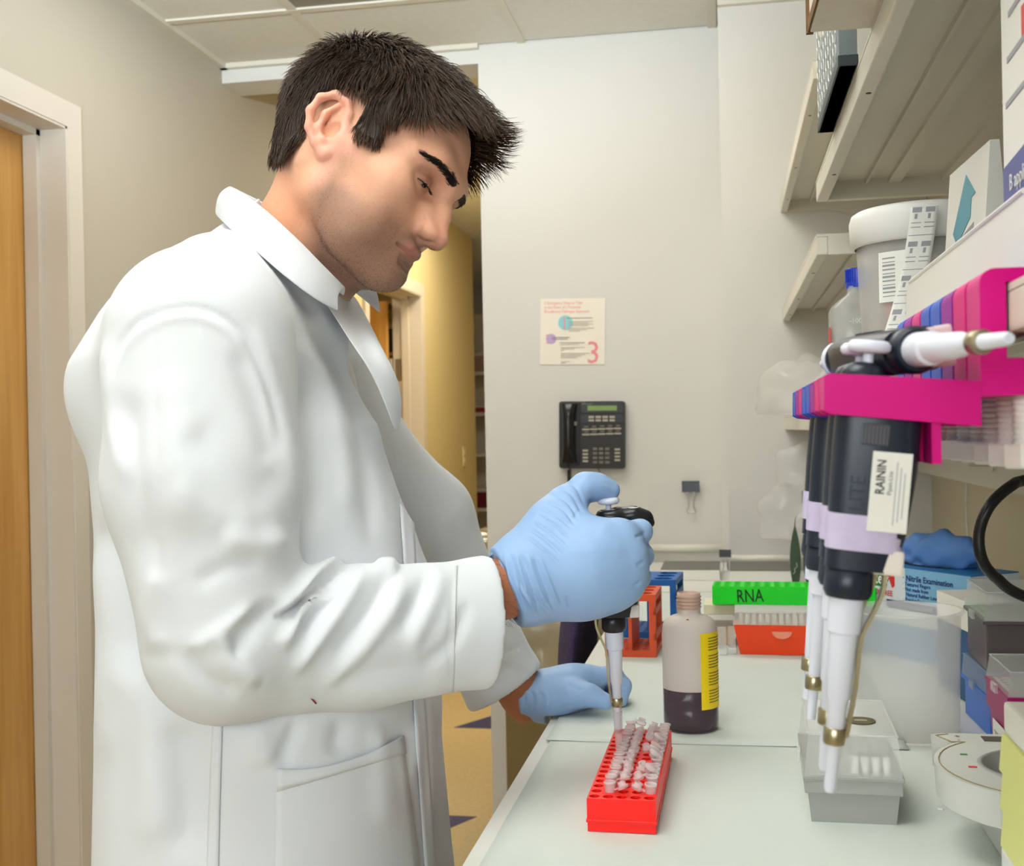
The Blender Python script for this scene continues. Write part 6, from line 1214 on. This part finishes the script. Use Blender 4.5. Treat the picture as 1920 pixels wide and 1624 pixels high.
# lapels folded open below the collar
def lapel(pts, far):
    G = []
    for row in pts:
        Yp = row[0][2]; line = []
        for q in row:
            p = lay(TREE_C, q[0], q[1], 0.007)
            if p is None or abs(p[1]-Yp) > 0.10: p = P3(q[0], q[1], Yp+0.012)
            Yp = p[1]; line.append(p)
        G.append([tuple(p-PO) for p in line])
    o = MB().grid(G).build('lapel', M_COAT, coat, True); md = o.modifiers.new('thick', 'SOLIDIFY'); md.thickness = 0.0022; md.offset = 0; sd_ = o.modifiers.new('sub', 'SUBSURF'); sd_.levels = 1; sd_.render_levels = 2
LP = [[(570, 535, 1.092), (620, 560, 1.108), (650, 552, 1.150), (668, 560, 1.175)], [(610, 588, 1.094), (650, 612, 1.108), (676, 600, 1.150), (694, 606, 1.180)], [(655, 640, 1.098), (690, 668, 1.116), (712, 660, 1.150), (722, 664, 1.180)], [(700, 700, 1.108), (724, 722, 1.130), (742, 712, 1.158), (757, 728, 1.180)], [(738, 800, 1.135), (742, 812, 1.145), (747, 808, 1.152), (750, 800, 1.160)]]
lapel(LP, False)

wsel = np.where((np.linalg.norm(BV_-WR_R, axis=1) < 0.05))[0]; bn_ = normals(BV_, BQ_)[wsel]; pk_ = RNG.choice(len(wsel), 420); r0_ = BV_[wsel][pk_]+RNG.normal(size=(420, 3))*0.003; n0_ = bn_[pk_]; f0_ = np.tile(A3(0.6, 0.5, -0.5), (420, 1))+RNG.normal(size=(420, 3))*0.3; f0_ /= np.linalg.norm(f0_, axis=1)[:, None]
V_, Q_, C_ = strands(r0_, n0_, f0_, RNG.uniform(0.006, 0.012, 420), np.full(420, 0.25), np.full(420, 0.00011), -0.2*n0_, np.tile(np.array(srgb(52, 34, 26)), (420, 1)), 4); o = npmesh('arm_hair', V_, Q_, M_HAIR, PERSON, C_, PO); o['kind'] = 'stuff'
# --- gloves
M_GLV = mat('nitrile_glove', srgb(156, 188, 230), 0.45, noise=0.03, nscale=60, bump=0.05, bscale=500, spec=0.4)
g = Vol((-0.29, 1.10, 1.06), (-0.05, 1.34, 1.27), 0.0014); H = lambda x, y, Y, r: (P3(x, y, Y), r); SQ_ = ((0.1, -0.99, 0), 0.80)
# cuff and back of the hand
g.chain([H(928, 1108, 1.172, 0.0360), H(955, 1098, 1.178, 0.0345), H(992, 1082, 1.188, 0.0340)], 0.02, sq=SQ_)
g.chain([H(1000, 1058, 1.192, 0.0300), H(1100, 1026, 1.196, 0.0225), H(1160, 1004, 1.203, 0.0170)], 0.030); g.chain([H(1000, 1080, 1.190, 0.0300), H(1110, 1058, 1.194, 0.0235), H(1178, 1046, 1.202, 0.0175)], 0.030)
g.chain([H(1000, 1095, 1.192, 0.0290), H(1110, 1088, 1.197, 0.0230), H(1174, 1086, 1.206, 0.0165)], 0.030); g.chain([H(1000, 1100, 1.195, 0.0265), H(1090, 1104, 1.204, 0.0205), H(1152, 1106, 1.212, 0.0160)], 0.030)
# fingers wrapped round the barrel, away from the camera
for kn in ([H(1160, 1004, 1.203, 0.0150), H(1200, 997, 1.228, 0.0122), H(1192, 1002, 1.266, 0.0112), H(1150, 1008, 1.278, 0.0100)], [H(1180, 1044, 1.203, 0.0155), H(1202, 1042, 1.232, 0.0125), H(1190, 1046, 1.270, 0.0115), H(1146, 1050, 1.280, 0.0100)],
           [H(1176, 1084, 1.207, 0.0150), H(1197, 1082, 1.236, 0.0120), H(1186, 1086, 1.272, 0.0110), H(1144, 1090, 1.280, 0.0098)], [H(1154, 1107, 1.212, 0.0140), H(1182, 1110, 1.240, 0.0108), H(1172, 1114, 1.270, 0.0098), H(1140, 1124, 1.278, 0.0090)]): g.chain(kn, 0.006)
# thumb: ball, joint, tip pressing the plunger
g.chain([H(1005, 1040, 1.196, 0.0270), H(1035, 985, 1.208, 0.0225), H(1062, 945, 1.222, 0.0180)], 0.025); g.chain([H(1062, 945, 1.222, 0.0175), H(1097, 913, 1.236, 0.0138), H(1120, 913, 1.244, 0.0128), H(1143, 919, 1.250, 0.0112)], 0.010)
g.ell(P3(1075, 1000, 1.205), (0.022, 0.014, 0.016), 0.02)
n_ = P3(992, 1082, 1.188)-P3(928, 1108, 1.172); n_ /= np.linalg.norm(n_); k0_ = P3(948, 1100, 1.176)@n_; g.op(lambda X, Y, Z: X*n_[0]+Y*n_[1]+Z*n_[2]-k0_, (-0.35, 1.0, 1.0), (-0.2, 1.3, 1.3), 0.002, True)
GV, GQ = g.mesh(); GV = relax(GV, GQ, 2, 0.5)
gst = []
for k in range(9):   # fine stretch lines fanning round the thumb ball
    gst.append(([(985+k*6, 1002-k*13), (1020+k*7, 1030-k*15), (1052+k*6, 1062-k*17 if k < 5 else 1050-k*12)], 2.8, -0.0017))
for k in range(7):
    gst.append(([(944+k*11, 1032+k*1), (958+k*12, 1090), (972+k*13, 1150-k*2)], 3.2, (-1)**k*0.0020))
for x0, y0, x1, y1, a in ((955, 1060, 990, 1155, -0.0016), (968, 1090, 1010, 1158, 0.0016), (985, 1105, 1030, 1150, -0.0016), (1062, 1115, 1070, 1145, -0.0016), (1015, 1112, 1035, 1148, 0.0014), (1190, 1008, 1212, 1000, -0.0016), (1192, 1062, 1210, 1052, -0.0016), (1186, 1100, 1204, 1090, -0.0014), (1106, 935, 1110, 950, -0.0012), (1085, 955, 1075, 975, -0.0010), (1130, 905, 1150, 912, -0.0006)):
    gst.append(([(x0, y0), ((x0+x1)/2, (y0+y1)/2), (x1, y1)], 3.2, a))
gst += [([(1120, 985), (1150, 1010), (1168, 1045)], 16, 0.0012), ([(1060, 1040), (1110, 1035), (1150, 1020)], 14, 0.0010)]
GV = folds(GV, GQ, gst); glr = npmesh('glove', GV, GQ, M_GLV, PERSON, None, PO); glr['label'] = 'blue glove gripping the pipette, thumb on the plunger'
ringc = P3(948, 1101, 1.176); ax1 = P3(955, 1098, 1.178)-ringc; ax1 /= np.linalg.norm(ax1); u1 = np.cross(ax1, (0, 1, 0)); u1 /= np.linalg.norm(u1); w1 = np.cross(ax1, u1)
MB().tube([ringc+ax1*0.001+u1*0.0362*math.cos(a)+w1*0.0290*math.sin(a)-PO+ax1*0.002*math.sin(5*a) for a in np.linspace(0, 2*math.pi, 49)], 0.0014, 8).build('cuff_bead', M_GLV, glr, True)
# left glove resting on the bench edge
g = Vol((-0.33, 1.46, 0.88), (-0.08, 1.72, 1.00), 0.0014); S2 = ((0.2, 0.3, 0.93), 0.78)
g.chain([H(975, 1312, 1.556, 0.0310), H(1005, 1308, 1.560, 0.0300), H(1045, 1302, 1.566, 0.0300)], 0.02, sq=S2)
g.chain([H(1030, 1300, 1.562, 0.0260), H(1072, 1285, 1.572, 0.0215), H(1105, 1272, 1.590, 0.0150)], 0.025); g.chain([H(1030, 1305, 1.570, 0.0260), H(1075, 1292, 1.590, 0.0215), H(1112, 1276, 1.612, 0.0150)], 0.025); g.chain([H(1030, 1308, 1.575, 0.0250), H(1075, 1298, 1.605, 0.0200), H(1108, 1284, 1.630, 0.0140)], 0.025)
for kn in ([H(1105, 1272, 1.590, 0.0140), H(1150, 1264, 1.600, 0.0118), H(1168, 1286, 1.604, 0.0110), H(1164, 1312, 1.598, 0.0100)], [H(1112, 1276, 1.612, 0.0140), H(1150, 1268, 1.622, 0.0118), H(1166, 1288, 1.626, 0.0110), H(1158, 1308, 1.620, 0.0100)],
           [H(1108, 1284, 1.630, 0.0130), H(1142, 1275, 1.642, 0.0110), H(1158, 1290, 1.646, 0.0105), H(1150, 1306, 1.640, 0.0098)], [H(1085, 1296, 1.632, 0.0130), H(1125, 1288, 1.652, 0.0100), H(1140, 1300, 1.656, 0.0090)]): g.chain(kn, 0.007)
g.chain([H(1035, 1312, 1.552, 0.0230), H(1075, 1303, 1.544, 0.0165), H(1105, 1304, 1.540, 0.0130), H(1134, 1315, 1.540, 0.0112)], 0.012)
n2_ = P3(1045, 1302, 1.566)-P3(975, 1312, 1.556); n2_ /= np.linalg.norm(n2_); k2_ = P3(972, 1312, 1.556)@n2_; g.op(lambda X, Y, Z: X*n2_[0]+Y*n2_[1]+Z*n2_[2]-k2_, (-0.40, 1.4, 0.8), (-0.26, 1.75, 1.1), 0.002, True)
g.op(lambda X, Y, Z: Z-(ZL2+0.0005)+0*X+0*Y, (XB, 1.4, 0.85), (0, 1.8, ZL2+0.004), 0.002, True)
GV, GQ = g.mesh(); GV = relax(GV, GQ, 2, 0.5)
gst = [([(985+k*9, 1290+k*1), (990+k*9, 1312), (985+k*10, 1338)], 2.8, (-1)**k*0.0013) for k in range(5)]+[([(1150, 1264+k*9), (1162, 1268+k*9), (1176, 1272+k*9)], 2.4, -0.0007) for k in range(5)]+[([(1060, 1282), (1080, 1290), (1092, 1298)], 6, -0.0016), ([(1040, 1330), (1075, 1322), (1105, 1318)], 3, -0.0010)]
GV = folds(GV, GQ, gst); gll = npmesh('glove', GV, GQ, M_GLV, PERSON, None, PO); gll['label'] = 'blue glove resting on the bench edge with curled fingers'
# --- the pipette in his hand, a separate thing
hp = pipette('pipette with red-filled tip held upright in the blue gloved right hand', False, False, False); del hp['group']
top_, end_ = P3(1141, 952, 1.247), P3(1158, 1330, 1.268); zax = Vector(top_-end_).normalized(); xax = Vector((1, 0.15, 0)); xax = (xax-zax*xax.dot(zax)).normalized(); yax = zax.cross(xax)
hp.matrix_world = Matrix(((xax.x, yax.x, zax.x, top_[0]), (xax.y, yax.y, zax.y, top_[1]), (xax.z, yax.z, zax.z, top_[2]), (0, 0, 0, 1)))
for ch in hp.children:
    if ch.name.startswith(('finger_hook', 'handle', 'plunger_seat', 'collar_nut')): ch.data = ch.data.copy(); ch.data.materials[0] = M_BLK
    if ch.name.startswith('ejector_arm'): ch.rotation_euler = (0, 0, math.pi)
    if ch.name.startswith('finger_hook'): bpy.data.objects.remove(ch)
hk = Vol((-0.02, -0.016, -0.034), (0.052, 0.016, 0.006), 0.0010); hk.ell((0.002, 0, -0.010), (0.0165, 0.0135, 0.0115), 0.006); hk.chain([((0.010, 0, -0.011), 0.0105), ((0.026, 0, -0.0085), 0.0098), ((0.037, 0, -0.0125), 0.0085), ((0.042, 0, -0.019), 0.0060)], 0.008, sq=((0, 0, 1), 0.8)); hk.cap((0.0, 0, 0.004), (0, 0, -0.006), 0.0088, 0.0080, 0.003, sub=True)
V_, Q_ = hk.mesh(); hko = npmesh('finger_hook', V_, Q_, M_BLK, hp)
MB().lathe([(0.0062, 0.0), (0.0062, 0.0006), (0.0001, 0.0008)], 24, (0.026, -0.0015, -0.0008)).build('round_sticker', M_PAPERW, hp, True); text('sticker_face', 'C', 0.005, mat('sticker_rose', srgb(220, 120, 120), 0.6), hp, frame((0.024, -0.003, 0.0002), (1, 0, 0), (0, 1, 0)), 0.00005)
M_TIPC = mat('tip_clear', (0.95, 0.90, 0.90), 0.15, alpha=0.35); tl0 = 0.0
tp_ = MB().lathe([(0.0052, -0.222), (0.0046, -0.2445), (0.0040, -0.262), (0.0016, -0.288), (0.0009, -0.294)], 20, cap=False).build('disposable_tip', M_TIPC, hp, True)
MB().lathe([(0.0034, -0.240), (0.0033, -0.246)], 16).build('red_liquid', mat('red_liquid', srgb(200, 40, 40), 0.2), tp_, True); MB().lathe([(0.0030, -0.268), (0.0013, -0.288), (0.0008, -0.293)], 14).build('red_liquid', MATS['red_liquid'], tp_, True)
